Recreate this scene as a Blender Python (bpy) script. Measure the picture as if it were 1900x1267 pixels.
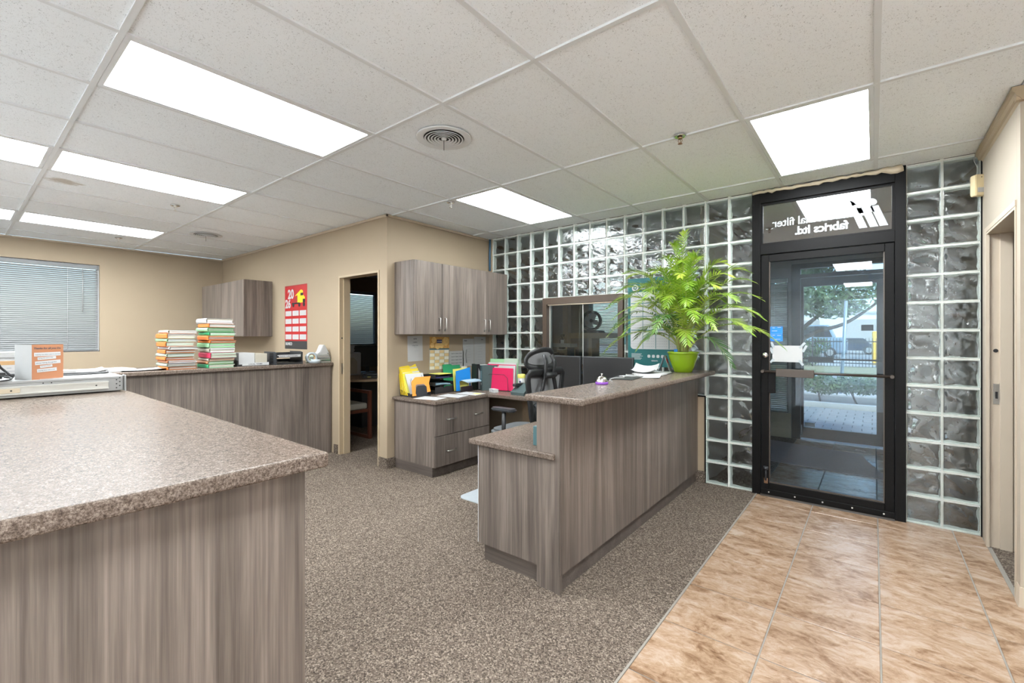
import bpy, bmesh, math, random
from mathutils import Vector, Matrix
random.seed(7)
SC = bpy.context.scene
COL = SC.collection
for _o in list(bpy.data.objects):
    bpy.data.objects.remove(_o)
PI = math.pi

# ---------------------------------------------------------------- camera, light, exposure
CEIL = 2.625
cam_d = bpy.data.cameras.new('camera')
cam = bpy.data.objects.new('camera', cam_d)
COL.objects.link(cam)
cam_d.sensor_width = 36.0
cam_d.lens = 837.22 / 1900.0 * 36.0
cam_d.shift_y = -10.2 / 1900.0
cam_d.clip_start = 0.02
cam_d.clip_end = 300
cam.location = (0, 0, 1.37)
cam.rotation_euler = (PI / 2, 0, 0.675405)
SC.camera = cam

SC.view_settings.view_transform = 'Standard'
SC.view_settings.look = 'None'
SC.view_settings.gamma = 1.0
SC.view_settings.use_curve_mapping = False
SC.view_settings.exposure = 2.3
SC.cycles.use_denoising = True
SC.cycles.max_bounces = 14
SC.cycles.transmission_bounces = 10
SC.cycles.transparent_max_bounces = 16
SC.cycles.caustics_reflective = False
SC.cycles.caustics_refractive = True
SC.cycles.blur_glossy = 0.6
SC.cycles.sample_clamp_indirect = 6.0

PANEL = 7.6           # emission of the ceiling light diffusers
world = bpy.data.worlds.new('world')
SC.world = world
world.use_nodes = True
_n = world.node_tree.nodes
_l = world.node_tree.links
_sky = _n.new('ShaderNodeTexSky')
_sky.sky_type = 'NISHITA'
_sky.sun_disc = False
_sky.sun_elevation = math.radians(38)
_sky.sun_rotation = math.radians(140)
_sky.dust_density = 2.5
_l.new(_sky.outputs[0], _n['Background'].inputs[0])
_n['Background'].inputs[1].default_value = 0.125
sun_d = bpy.data.lights.new('sun', 'SUN')
sun_d.energy = 0.95
sun_d.angle = math.radians(6)
sun_d.color = (1.0, 0.95, 0.86)
sun = bpy.data.objects.new('sun', sun_d)
COL.objects.link(sun)
sun.rotation_euler = (math.radians(50), 0, math.radians(60))

# ---------------------------------------------------------------- materials
def new_mat(name):
    m = bpy.data.materials.new(name)
    m.use_nodes = True
    nt = m.node_tree
    return m, nt, nt.nodes['Principled BSDF']

_cache = {}
def flat(name, col, rough=0.5, metal=0.0, spec=0.5, noise=0.06, nscale=30.0, bump=0.0, emit=None, estr=0.0, coat=0.0):
    """plain material with a faint procedural tone variation"""
    if name in _cache:
        return _cache[name]
    m, nt, b = new_mat(name)
    tc = nt.nodes.new('ShaderNodeTexCoord')
    nz = nt.nodes.new('ShaderNodeTexNoise')
    nz.inputs['Scale'].default_value = nscale
    nz.inputs['Detail'].default_value = 3
    nt.links.new(tc.outputs['Object'], nz.inputs['Vector'])
    mx = nt.nodes.new('ShaderNodeMix')
    mx.data_type = 'RGBA'
    mx.inputs['A'].default_value = tuple(c * (1 - noise) for c in col) + (1,)
    mx.inputs['B'].default_value = tuple(min(1, c * (1 + noise)) for c in col) + (1,)
    nt.links.new(nz.outputs['Fac'], mx.inputs['Factor'])
    nt.links.new(mx.outputs['Result'], b.inputs['Base Color'])
    b.inputs['Roughness'].default_value = rough
    b.inputs['Metallic'].default_value = metal
    b.inputs['Specular IOR Level'].default_value = spec
    if coat:
        b.inputs['Coat Weight'].default_value = coat
    if bump:
        bp = nt.nodes.new('ShaderNodeBump')
        bp.inputs['Strength'].default_value = bump
        bp.inputs['Distance'].default_value = 0.004
        nt.links.new(nz.outputs['Fac'], bp.inputs['Height'])
        nt.links.new(bp.outputs['Normal'], b.inputs['Normal'])
    if emit:
        b.inputs['Emission Color'].default_value = emit + (1,)
        b.inputs['Emission Strength'].default_value = estr
    _cache[name] = m
    return m

def ramp(nt, stops, interp='LINEAR'):
    r = nt.nodes.new('ShaderNodeValToRGB')
    r.color_ramp.interpolation = interp
    el = r.color_ramp.elements
    while len(el) < len(stops):
        el.new(0.5)
    for e, (p, c) in zip(el, stops):
        e.position = p
        e.color = c + (1,)
    return r

def node(nt, t, **kw):
    n = nt.nodes.new(t)
    for k, v in kw.items():
        if k in n.inputs:
            n.inputs[k].default_value = v
        else:
            setattr(n, k, v)
    return n

def mapped(nt, scale, coord='Object', rand=False):
    tc = nt.nodes.new('ShaderNodeTexCoord')
    mp = nt.nodes.new('ShaderNodeMapping')
    mp.inputs['Scale'].default_value = scale
    nt.links.new(tc.outputs[coord], mp.inputs['Vector'])
    if rand:
        oi = nt.nodes.new('ShaderNodeObjectInfo')
        mu = node(nt, 'ShaderNodeMath', operation='MULTIPLY')
        mu.inputs[1].default_value = 37.0
        nt.links.new(oi.outputs['Random'], mu.inputs[0])
        cx = nt.nodes.new('ShaderNodeCombineXYZ')
        for i in range(3):
            nt.links.new(mu.outputs[0], cx.inputs[i])
        nt.links.new(cx.outputs[0], mp.inputs['Location'])
    return mp

def wood_mat(name, dark, mid, light, vert=True, rough=0.42, sc=1.0, rand=True):
    m, nt, b = new_mat(name)
    s1 = (9 * sc, 9 * sc, 0.45) if vert else (0.45, 9 * sc, 9 * sc)
    s2 = (95 * sc, 95 * sc, 1.6) if vert else (1.6, 95 * sc, 95 * sc)
    m1, m2 = mapped(nt, s1, rand=rand), mapped(nt, s2, rand=rand)
    n1 = node(nt, 'ShaderNodeTexNoise', Scale=1.0, Detail=5.0, Roughness=0.62, Distortion=0.9)
    n2 = node(nt, 'ShaderNodeTexNoise', Scale=1.0, Detail=4.0, Roughness=0.7)
    nt.links.new(m1.outputs[0], n1.inputs['Vector'])
    nt.links.new(m2.outputs[0], n2.inputs['Vector'])
    mx = node(nt, 'ShaderNodeMix', data_type='FLOAT')
    mx.inputs['Factor'].default_value = 0.48
    nt.links.new(n1.outputs['Fac'], mx.inputs['A'])
    nt.links.new(n2.outputs['Fac'], mx.inputs['B'])
    r = ramp(nt, [(0.33, dark), (0.5, mid), (0.66, light)])
    nt.links.new(mx.outputs['Result'], r.inputs['Fac'])
    nt.links.new(r.outputs['Color'], b.inputs['Base Color'])
    b.inputs['Roughness'].default_value = rough
    b.inputs['Specular IOR Level'].default_value = 0.4
    return m

M = {}
M['wood'] = wood_mat('grey_walnut_laminate', (0.062, 0.050, 0.042), (0.145, 0.117, 0.099), (0.25, 0.205, 0.174))
M['wood_h'] = wood_mat('grey_walnut_laminate_across', (0.06, 0.048, 0.043), (0.105, 0.085, 0.073), (0.16, 0.13, 0.112), vert=False)
M['red_wood'] = wood_mat('reddish_chair_wood', (0.05, 0.014, 0.008), (0.10, 0.03, 0.017), (0.15, 0.05, 0.028), sc=0.6)
M['hutch_wood'] = wood_mat('brown_hutch_wood', (0.12, 0.075, 0.045), (0.2, 0.13, 0.08), (0.27, 0.18, 0.11), sc=0.6)
M['bark'] = wood_mat('tree_bark', (0.03, 0.022, 0.016), (0.07, 0.052, 0.04), (0.13, 0.10, 0.08), sc=2, rough=0.9)

def counter_mat():
    m, nt, b = new_mat('speckled_brown_laminate_top')
    mp = mapped(nt, (1, 1, 1))
    n1 = node(nt, 'ShaderNodeTexNoise', Scale=250.0, Detail=4.0, Roughness=0.75)
    n2 = node(nt, 'ShaderNodeTexNoise', Scale=95.0, Detail=5.0, Roughness=0.7)
    nt.links.new(mp.outputs[0], n1.inputs['Vector'])
    nt.links.new(mp.outputs[0], n2.inputs['Vector'])
    mx = node(nt, 'ShaderNodeMix', data_type='FLOAT')
    mx.inputs['Factor'].default_value = 0.38
    nt.links.new(n1.outputs['Fac'], mx.inputs['A'])
    nt.links.new(n2.outputs['Fac'], mx.inputs['B'])
    r = ramp(nt, [(0.37, (0.036, 0.025, 0.020)), (0.47, (0.103, 0.077, 0.061)), (0.56, (0.195, 0.154, 0.127)), (0.65, (0.315, 0.262, 0.222))])
    nt.links.new(mx.outputs['Result'], r.inputs['Fac'])
    nt.links.new(r.outputs['Color'], b.inputs['Base Color'])
    b.inputs['Roughness'].default_value = 0.27
    b.inputs['Specular IOR Level'].default_value = 0.05
    bp = node(nt, 'ShaderNodeBump', Strength=0.25, Distance=0.0012)
    nt.links.new(n2.outputs['Fac'], bp.inputs['Height'])
    nt.links.new(bp.outputs['Normal'], b.inputs['Normal'])
    return m
M['counter'] = counter_mat()

def carpet_mat():
    m, nt, b = new_mat('brown_loop_carpet')
    mp = mapped(nt, (1, 1, 1))
    v = node(nt, 'ShaderNodeTexVoronoi', Scale=165.0)
    nt.links.new(mp.outputs[0], v.inputs['Vector'])
    sx = nt.nodes.new('ShaderNodeSeparateColor')
    nt.links.new(v.outputs['Color'], sx.inputs[0])
    n2 = node(nt, 'ShaderNodeTexNoise', Scale=1.6, Detail=3.0)
    nt.links.new(mp.outputs[0], n2.inputs['Vector'])
    r = ramp(nt, [(0.0, (0.055, 0.042, 0.034)), (0.4, (0.122, 0.096, 0.075)), (0.8, (0.20, 0.159, 0.126)), (1.0, (0.32, 0.265, 0.215))])
    nt.links.new(sx.outputs[0], r.inputs['Fac'])
    mul = node(nt, 'ShaderNodeMix', data_type='RGBA', blend_type='MULTIPLY')
    mul.inputs['Factor'].default_value = 0.35
    r2 = ramp(nt, [(0.3, (0.75, 0.75, 0.75)), (0.7, (1.0, 1.0, 1.0))])
    nt.links.new(n2.outputs['Fac'], r2.inputs['Fac'])
    nt.links.new(r.outputs['Color'], mul.inputs['A'])
    nt.links.new(r2.outputs['Color'], mul.inputs['B'])
    nt.links.new(mul.outputs['Result'], b.inputs['Base Color'])
    b.inputs['Roughness'].default_value = 0.95
    b.inputs['Specular IOR Level'].default_value = 0.1
    bp = node(nt, 'ShaderNodeBump', Strength=0.9, Distance=0.004, invert=True)
    nt.links.new(v.outputs['Distance'], bp.inputs['Height'])
    nt.links.new(bp.outputs['Normal'], b.inputs['Normal'])
    return m
M['carpet'] = carpet_mat()

def floor_tile_mat():
    m, nt, b = new_mat('brown_marbled_floor_tile')
    mp = mapped(nt, (0.8, 1.35, 1.0), rand=True)
    mp.inputs['Rotation'].default_value = (0, 0, 0.35)
    n1 = node(nt, 'ShaderNodeTexNoise', Scale=3.4, Detail=9.0, Roughness=0.68, Distortion=1.4)
    n2 = node(nt, 'ShaderNodeTexNoise', Scale=17.0, Detail=8.0, Roughness=0.75, Distortion=0.8)
    nt.links.new(mp.outputs[0], n1.inputs['Vector'])
    nt.links.new(mp.outputs[0], n2.inputs['Vector'])
    mx = node(nt, 'ShaderNodeMix', data_type='FLOAT')
    mx.inputs['Factor'].default_value = 0.46
    nt.links.new(n1.outputs['Fac'], mx.inputs['A'])
    nt.links.new(n2.outputs['Fac'], mx.inputs['B'])
    r = ramp(nt, [(0.34, (0.115, 0.058, 0.03)), (0.42, (0.22, 0.13, 0.075)), (0.50, (0.34, 0.225, 0.147)), (0.58, (0.42, 0.31, 0.235)), (0.68, (0.47, 0.385, 0.325))])
    nt.links.new(mx.outputs['Result'], r.inputs['Fac'])
    nt.links.new(r.outputs['Color'], b.inputs['Base Color'])
    b.inputs['Roughness'].default_value = 0.24
    b.inputs['Specular IOR Level'].default_value = 0.55
    bp = node(nt, 'ShaderNodeBump', Strength=0.18, Distance=0.002)
    nt.links.new(n2.outputs['Fac'], bp.inputs['Height'])
    nt.links.new(bp.outputs['Normal'], b.inputs['Normal'])
    return m
M['floor_tile'] = floor_tile_mat()

def ceiling_tile_mat(name, base, stain=False):
    m, nt, b = new_mat(name)
    mp = mapped(nt, (1, 1, 1), rand=True)
    v = node(nt, 'ShaderNodeTexNoise', Scale=120.0, Detail=2.0, Roughness=0.5, Distortion=2.2)
    nt.links.new(mp.outputs[0], v.inputs['Vector'])
    big = node(nt, 'ShaderNodeTexNoise', Scale=7.0, Detail=2.0)
    nt.links.new(mp.outputs[0], big.inputs['Vector'])
    mx = node(nt, 'ShaderNodeMix', data_type='FLOAT')
    mx.inputs['Factor'].default_value = 0.06
    nt.links.new(v.outputs['Fac'], mx.inputs['A'])
    nt.links.new(big.outputs['Fac'], mx.inputs['B'])
    dk = tuple(c * 0.42 for c in base)
    r = ramp(nt, [(0.325, dk), (0.375, base)])
    nt.links.new(mx.outputs['Result'], r.inputs['Fac'])
    out = r.outputs['Color']
    if stain:
        mp2 = mapped(nt, (1.9, 1.5, 1))
        mp2.inputs['Location'].default_value = (-0.03, 0.70, 0)
        g = node(nt, 'ShaderNodeTexGradient', gradient_type='SPHERICAL')
        sc = node(nt, 'ShaderNodeVectorMath', operation='SCALE')
        sc.inputs['Scale'].default_value = 3.2
        nt.links.new(mp2.outputs[0], sc.inputs[0])
        nt.links.new(sc.outputs[0], g.inputs[0])
        nn = node(nt, 'ShaderNodeTexNoise', Scale=16.0, Detail=7.0, Roughness=0.75)
        mm = node(nt, 'ShaderNodeMath', operation='MULTIPLY')
        nt.links.new(g.outputs['Fac'], mm.inputs[0])
        nt.links.new(nn.outputs['Fac'], mm.inputs[1])
        r3 = ramp(nt, [(0.20, (1, 1, 1)), (0.34, (0.66, 0.60, 0.53))])
        nt.links.new(mm.outputs[0], r3.inputs['Fac'])
        mu = node(nt, 'ShaderNodeMix', data_type='RGBA', blend_type='MULTIPLY')
        mu.inputs['Factor'].default_value = 1.0
        nt.links.new(out, mu.inputs['A'])
        nt.links.new(r3.outputs['Color'], mu.inputs['B'])
        out = mu.outputs['Result']
    nt.links.new(out, b.inputs['Base Color'])
    b.inputs['Roughness'].default_value = 0.95
    b.inputs['Specular IOR Level'].default_value = 0.1
    return m
M['ctile'] = ceiling_tile_mat('fissured_ceiling_tile', (0.87, 0.905, 0.93))
M['ctile_stain'] = ceiling_tile_mat('stained_ceiling_tile', (0.87, 0.905, 0.93), True)

def diffuser_mat(name, power):
    m, nt, b = new_mat(name)
    tc = mapped(nt, (1, 1, 1))
    n1 = node(nt, 'ShaderNodeTexNoise', Scale=60.0)
    nt.links.new(tc.outputs[0], n1.inputs['Vector'])
    r = ramp(nt, [(0.3, (0.90, 0.965, 1.0)), (0.7, (0.93, 0.98, 1.0))])
    nt.links.new(n1.outputs['Fac'], r.inputs['Fac'])
    nt.links.new(r.outputs['Color'], b.inputs['Emission Color'])
    b.inputs['Base Color'].default_value = (0.9, 0.9, 0.9, 1)
    b.inputs['Emission Strength'].default_value = power
    return m
M['diffuser'] = diffuser_mat('glowing_light_diffuser', PANEL)
M['diffuser_dim'] = diffuser_mat('dimmed_light_diffuser', PANEL * 0.75)  # same diffuser, turned down to balance the light on nearby surfaces

def pane_mat(name, tint=(1, 1, 1), refl=1.0, ior=1.5):
    """thin window glass: clear, with a mirror-like sheen that grows at grazing angles"""
    m = bpy.data.materials.new(name)
    m.use_nodes = True
    nt = m.node_tree
    nt.nodes.clear()
    out = nt.nodes.new('ShaderNodeOutputMaterial')
    tr = nt.nodes.new('ShaderNodeBsdfTransparent')
    tr.inputs[0].default_value = tint + (1,)
    gl = nt.nodes.new('ShaderNodeBsdfGlossy')
    gl.inputs['Roughness'].default_value = 0.0
    fr = nt.nodes.new('ShaderNodeFresnel')
    fr.inputs['IOR'].default_value = ior
    mu = node(nt, 'ShaderNodeMath', operation='MULTIPLY', use_clamp=True)
    mu.inputs[1].default_value = refl
    nt.links.new(fr.outputs[0], mu.inputs[0])
    mix = nt.nodes.new('ShaderNodeMixShader')
    nt.links.new(mu.outputs[0], mix.inputs[0])
    nt.links.new(tr.outputs[0], mix.inputs[1])
    nt.links.new(gl.outputs[0], mix.inputs[2])
    nt.links.new(mix.outputs[0], out.inputs['Surface'])
    return m
M['pane'] = pane_mat('clear_window_glass', (0.88, 0.94, 0.95), 1.0)
M['pane_door'] = pane_mat('door_glass', (0.78, 0.88, 0.95), 0.9)
M['pane_dark'] = pane_mat('tinted_transom_glass', (0.55, 0.6, 0.62), 10.0)

def block_mat():
    m, nt, b = new_mat('wavy_glass_block')
    b.inputs['Base Color'].default_value = (0.965, 0.985, 0.975, 1)
    b.inputs['Transmission Weight'].default_value = 1.0
    b.inputs['Roughness'].default_value = 0.03
    b.inputs['IOR'].default_value = 1.45
    mp = mapped(nt, (1, 1, 1), rand=True)
    n1 = node(nt, 'ShaderNodeTexNoise', Scale=16.0, Detail=1.0, Distortion=1.2)
    nt.links.new(mp.outputs[0], n1.inputs['Vector'])
    bp = node(nt, 'ShaderNodeBump', Strength=0.12, Distance=0.02)
    nt.links.new(n1.outputs['Fac'], bp.inputs['Height'])
    nt.links.new(bp.outputs['Normal'], b.inputs['Normal'])
    return m
M['block'] = block_mat()

def leaf_mat(name, c0, c1, c2, trans=0.25):
    m, nt, b = new_mat(name)
    mp = mapped(nt, (1, 1, 1), rand=True)
    n1 = node(nt, 'ShaderNodeTexNoise', Scale=5.0, Detail=3.0)
    nt.links.new(mp.outputs[0], n1.inputs['Vector'])
    r = ramp(nt, [(0.32, c0), (0.5, c1), (0.68, c2)])
    nt.links.new(n1.outputs['Fac'], r.inputs['Fac'])
    nt.links.new(r.outputs['Color'], b.inputs['Base Color'])
    b.inputs['Roughness'].default_value = 0.45
    tl = nt.nodes.new('ShaderNodeBsdfTranslucent')
    nt.links.new(r.outputs['Color'], tl.inputs['Color'])
    mix = nt.nodes.new('ShaderNodeMixShader')
    mix.inputs[0].default_value = trans
    nt.links.new(b.outputs[0], mix.inputs[1])
    nt.links.new(tl.outputs[0], mix.inputs[2])
    nt.links.new(mix.outputs[0], nt.nodes['Material Output'].inputs['Surface'])
    return m
M['palm'] = leaf_mat('palm_leaf', (0.09, 0.20, 0.015), (0.235, 0.39, 0.03), (0.47, 0.58, 0.075))
M['palm_dark'] = leaf_mat('dark_palm_leaf', (0.04, 0.12, 0.03), (0.09, 0.22, 0.05), (0.18, 0.33, 0.07))
M['tree_leaf'] = leaf_mat('tree_leaf', (0.015, 0.045, 0.018), (0.04, 0.09, 0.03), (0.11, 0.19, 0.06))
M['hedge_leaf'] = leaf_mat('hedge_leaf', (0.012, 0.035, 0.012), (0.035, 0.075, 0.022), (0.10, 0.16, 0.05))

def grass_mat():
    m, nt, b = new_mat('dry_grass_ground')
    mp = mapped(nt, (1, 1, 1))
    n1 = node(nt, 'ShaderNodeTexNoise', Scale=9.0, Detail=9.0, Roughness=0.75)
    nt.links.new(mp.outputs[0], n1.inputs['Vector'])
    r = ramp(nt, [(0.3, (0.10, 0.12, 0.045)), (0.5, (0.22, 0.20, 0.10)), (0.7, (0.36, 0.31, 0.19))])
    nt.links.new(n1.outputs['Fac'], r.inputs['Fac'])
    nt.links.new(r.outputs['Color'], b.inputs['Base Color'])
    b.inputs['Roughness'].default_value = 0.95
    return m
M['grass'] = grass_mat()

M['wall'] = flat('beige_wall_paint', (0.362, 0.284, 0.198), 0.62, noise=0.025, nscale=4, spec=0.3)
M['wall_r'] = flat('pale_beige_wall_paint', (0.40, 0.345, 0.277), 0.62, noise=0.025, nscale=4, spec=0.3)
M['wall_pale'] = flat('pale_bounce_wall', (0.84, 0.83, 0.81), 0.62, noise=0.025, nscale=4, spec=0.3)  # unseen rear walls, made this pale to bounce light
M['bounce_floor'] = flat('pale_bounce_floor', (0.82, 0.85, 0.88), 0.4, noise=0.05, nscale=6)  # invented floor behind the camera, kept pale to bounce light onto the ceiling
M['office_wall'] = flat('dull_office_wall_paint', (0.36, 0.28, 0.2), 0.7, noise=0.03, nscale=4)
M['jamb'] = flat('tan_jamb_paint', (0.42, 0.325, 0.215), 0.5, noise=0.03, nscale=6)
M['jamb_r'] = flat('pale_jamb_paint', (0.50, 0.425, 0.335), 0.5, noise=0.03, nscale=6)
M['tbar'] = flat('white_ceiling_tee', (0.72, 0.74, 0.75), 0.5, noise=0.02)
M['tbar_beige'] = flat('beige_wall_angle', (0.52, 0.42, 0.31), 0.5, noise=0.02)
M['plenum'] = flat('dark_plenum', (0.05, 0.05, 0.05), 0.9)
M['mortar'] = flat('white_block_mortar', (0.82, 0.83, 0.77), 0.8, noise=0.04, nscale=60)
M['black_alu'] = flat('black_anodised_aluminium', (0.006, 0.0056, 0.0056), 0.5, spec=0.12, noise=0.1)
M['bronze'] = flat('bronze_anodised_aluminium', (0.055, 0.040, 0.030), 0.42, noise=0.1)
M['brown_frame'] = flat('brown_window_frame', (0.055, 0.035, 0.022), 0.5, noise=0.08)
M['dark_bronze'] = flat('dark_bronze_bar', (0.035, 0.026, 0.021), 0.4, noise=0.1)
M['grout'] = flat('grey_grout', (0.26, 0.235, 0.205), 0.9, noise=0.1, nscale=80)
M['plate'] = flat('sheet_metal', (0.35, 0.35, 0.342), 0.34, metal=0.55, noise=0.04, nscale=12)
M['zinc'] = flat('zinc_rail', (0.66, 0.66, 0.62), 0.30, metal=0.75, noise=0.06, nscale=20)
M['tan_zinc'] = flat('yellowed_zinc', (0.62, 0.53, 0.40), 0.32, metal=0.6, noise=0.06)
M['chrome'] = flat('chrome', (0.78, 0.78, 0.78), 0.12, metal=1.0, noise=0.02)
M['nickel'] = flat('brushed_nickel', (0.68, 0.66, 0.62), 0.28, metal=1.0, noise=0.03)
M['brass'] = flat('bronze_brass', (0.35, 0.22, 0.14), 0.3, metal=1.0, noise=0.05)
M['black'] = flat('black_plastic', (0.018, 0.018, 0.019), 0.38, noise=0.1)
M['dgrey'] = flat('charcoal_plastic', (0.03, 0.032, 0.036), 0.42, noise=0.08)
M['screen'] = flat('matt_black_screen', (0.012, 0.0115, 0.0115), 0.38, noise=0.05)
M['mesh'] = flat('grey_mesh_fabric', (0.19, 0.19, 0.195), 0.8, noise=0.1, nscale=200)
M['seatgrey'] = flat('grey_seat_fabric', (0.085, 0.09, 0.093), 0.85, noise=0.12, nscale=200)
M['upholstery'] = flat('light_upholstery', (0.36, 0.35, 0.30), 0.9, noise=0.2, nscale=150)
M['white'] = flat('white_plastic', (0.45, 0.45, 0.445), 0.4, noise=0.03)
M['cream'] = flat('cream_plastic', (0.74, 0.62, 0.38), 0.45, noise=0.03)
M['paper'] = flat('white_paper', (0.45, 0.45, 0.445), 0.8, noise=0.03, nscale=20)
M['cpaper'] = flat('cream_paper', (0.40, 0.365, 0.295), 0.8, noise=0.04, nscale=20)
M['ink'] = flat('dark_ink', (0.06, 0.06, 0.07), 0.8)
M['gink'] = flat('grey_ink', (0.33, 0.33, 0.35), 0.8)
M['kraft'] = flat('brown_cardboard', (0.44, 0.27, 0.13), 0.85, noise=0.06)
M['slat'] = flat('blind_slat', (0.165, 0.17, 0.172), 0.45, noise=0.02)
M['beige_slat'] = flat('beige_blind_slat', (0.55, 0.50, 0.42), 0.45, noise=0.02)
M['dark_slat'] = flat('bluish_blind_slat', (0.42, 0.47, 0.52), 0.5, noise=0.02)  # blue-grey slat colour of the office blinds
M['orange'] = flat('orange_card', (0.68, 0.17, 0.03), 0.65, noise=0.05)
M['orange_f'] = flat('orange_folder', (0.72, 0.25, 0.025), 0.6, noise=0.04)
M['peach'] = flat('peach_card', (0.36, 0.15, 0.07), 0.7, noise=0.05)
M['green'] = flat('green_card', (0.03, 0.32, 0.13), 0.6, noise=0.06)
M['lgreen'] = flat('pale_green_card', (0.25, 0.47, 0.25), 0.65, noise=0.05)
M['sage'] = flat('sage_card', (0.36, 0.43, 0.34), 0.65, noise=0.05)
M['crimson'] = flat('crimson_card', (0.60, 0.03, 0.09), 0.55, noise=0.06)
M['yellow'] = flat('yellow_card', (0.72, 0.52, 0.012), 0.55, noise=0.05)
M['lemon'] = flat('lemon_card', (0.62, 0.57, 0.12), 0.6, noise=0.04)
M['blue'] = flat('blue_card', (0.006, 0.17, 0.48), 0.5, noise=0.05)
M['skyblue'] = flat('blue_sticker', (0.01, 0.19, 0.66), 0.5, noise=0.06)
M['paleblue'] = flat('pale_blue_card', (0.36, 0.47, 0.55), 0.6, noise=0.04)
M['slateblue'] = flat('grey_blue_tray_sheet', (0.20, 0.30, 0.36), 0.5, noise=0.1)
M['navy'] = flat('navy_card', (0.03, 0.03, 0.11), 0.6)
M['pink'] = flat('hot_pink_card', (0.56, 0.003, 0.075), 0.55, noise=0.05)
M['teal'] = flat('teal_card', (0.0, 0.10, 0.10), 0.5, noise=0.05)
M['tealbox'] = flat('grey_teal_card', (0.06, 0.13, 0.14), 0.6, noise=0.05)
M['bindergrey'] = flat('dark_green_grey_binder', (0.05, 0.075, 0.075), 0.5, noise=0.06)
M['red'] = flat('calendar_red', (0.42, 0.012, 0.012), 0.5, noise=0.2, nscale=3)
M['dred'] = flat('dark_red', (0.32, 0.02, 0.02), 0.5)
M['truckyellow'] = flat('truck_yellow', (0.85, 0.58, 0.01), 0.5, noise=0.1)
M['pot'] = flat('green_glazed_pot', (0.20, 0.33, 0.008), 0.14, noise=0.06, nscale=10, coat=0.5)
M['soil'] = flat('potting_soil', (0.035, 0.024, 0.017), 0.95, noise=0.4, nscale=80, bump=0.8)
M['stem'] = flat('palm_stem', (0.30, 0.33, 0.08), 0.5, noise=0.25, nscale=20)
M['brownstem'] = flat('dry_palm_stem', (0.40, 0.24, 0.11), 0.6, noise=0.25, nscale=30)
M['purple'] = flat('purple_bell_base', (0.23, 0.06, 0.42), 0.35)
M['silverchrome'] = flat('bell_chrome', (0.74, 0.72, 0.68), 0.16, metal=1.0)
M['cookie'] = flat('cookie_photo', (0.52, 0.27, 0.07), 0.6, noise=0.45, nscale=45)
M['cookie2'] = flat('pale_cookie_photo', (0.70, 0.46, 0.17), 0.6, noise=0.35, nscale=45)
M['caltan'] = flat('calendar_tan_cell', (0.74, 0.55, 0.27), 0.7)
M['calcream'] = flat('calendar_cream_cell', (0.80, 0.76, 0.65), 0.7)
M['tape'] = flat('clear_tape', (0.36, 0.40, 0.42), 0.25, noise=0.1)
M['blanket'] = flat('crumpled_foam_strip', (0.60, 0.51, 0.39), 0.9, noise=0.15, nscale=25, bump=0.6)
M['vest_wall'] = flat('brown_vestibule_wall', (0.34, 0.28, 0.235), 0.7, noise=0.05, nscale=4)
M['doormat'] = flat('purple_grey_door_mat', (0.30, 0.225, 0.22), 0.95, noise=0.35, nscale=160, bump=0.6)
M['asphalt'] = flat('grey_road', (0.22, 0.215, 0.21), 0.9, noise=0.12, nscale=20)
M['concrete'] = flat('pale_concrete', (0.32, 0.305, 0.29), 0.9, noise=0.1, nscale=15)
M['mulch'] = flat('dark_bed_soil', (0.10, 0.085, 0.075), 0.95, noise=0.35, nscale=30)
M['paver'] = flat('grey_paver', (0.26, 0.25, 0.245), 0.85, noise=0.15, nscale=25)
M['fence'] = flat('black_iron', (0.012, 0.013, 0.015), 0.5)
M['bollard'] = flat('bollard_yellow', (0.80, 0.46, 0.02), 0.5, noise=0.08)
M['pole'] = flat('galvanised_pole', (0.20, 0.26, 0.31), 0.4, metal=0.3)
M['carblue'] = flat('dark_blue_car_paint', (0.018, 0.03, 0.06), 0.2, coat=0.8)
M['vanblue'] = flat('grey_blue_van_paint', (0.20, 0.29, 0.38), 0.25, coat=0.5)
M['carglass'] = flat('dark_car_glass', (0.03, 0.035, 0.04), 0.08)
M['rubber'] = flat('tyre_rubber', (0.015, 0.015, 0.015), 0.8)
M['siding'] = flat('white_building_cladding', (0.55, 0.56, 0.57), 0.7, noise=0.03, nscale=2)
M['conduit'] = flat('blue_cable', (0.05, 0.13, 0.22), 0.4)
M['matplastic'] = flat('pale_chair_mat', (0.36, 0.39, 0.41), 0.25)
M['terminal'] = flat('grey_plastic', (0.30, 0.30, 0.29), 0.4)
M['tan'] = flat('tan_laminate', (0.42, 0.30, 0.19), 0.5, noise=0.08)

# ---------------------------------------------------------------- builders
def B():
    return bmesh.new()

_jit = random.Random(99)
def add_box(bm, x0, x1, y0, y1, z0, z1, mtx=None, bev=0.0, seg=2):
    if len(bm.verts) and not bev:          # keep faces of boxes joined in one mesh from coinciding
        e = _jit.uniform(0.00005, 0.00035)
        x0, x1, y0, y1, z0, z1 = x0 - e, x1 + e, y0 - e, y1 + e, z0 - e, z1 + e
    vs = [Vector((x, y, z)) for x in (x0, x1) for y in (y0, y1) for z in (z0, z1)]
    tmp = bmesh.new() if bev else bm
    v = [tmp.verts.new(p) for p in vs]
    for f in ((0, 1, 3, 2), (4, 6, 7, 5), (0, 4, 5, 1), (2, 3, 7, 6), (0, 2, 6, 4), (1, 5, 7, 3)):
        tmp.faces.new([v[i] for i in f])
    if bev:
        bmesh.ops.recalc_face_normals(tmp, faces=tmp.faces)
        bmesh.ops.bevel(tmp, geom=list(tmp.edges), offset=bev, segments=seg, profile=0.5, affect='EDGES')
        merge(bm, tmp, mtx)
    elif mtx is not None:
        for q in v:
            q.co = mtx @ q.co
    return bm

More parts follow.
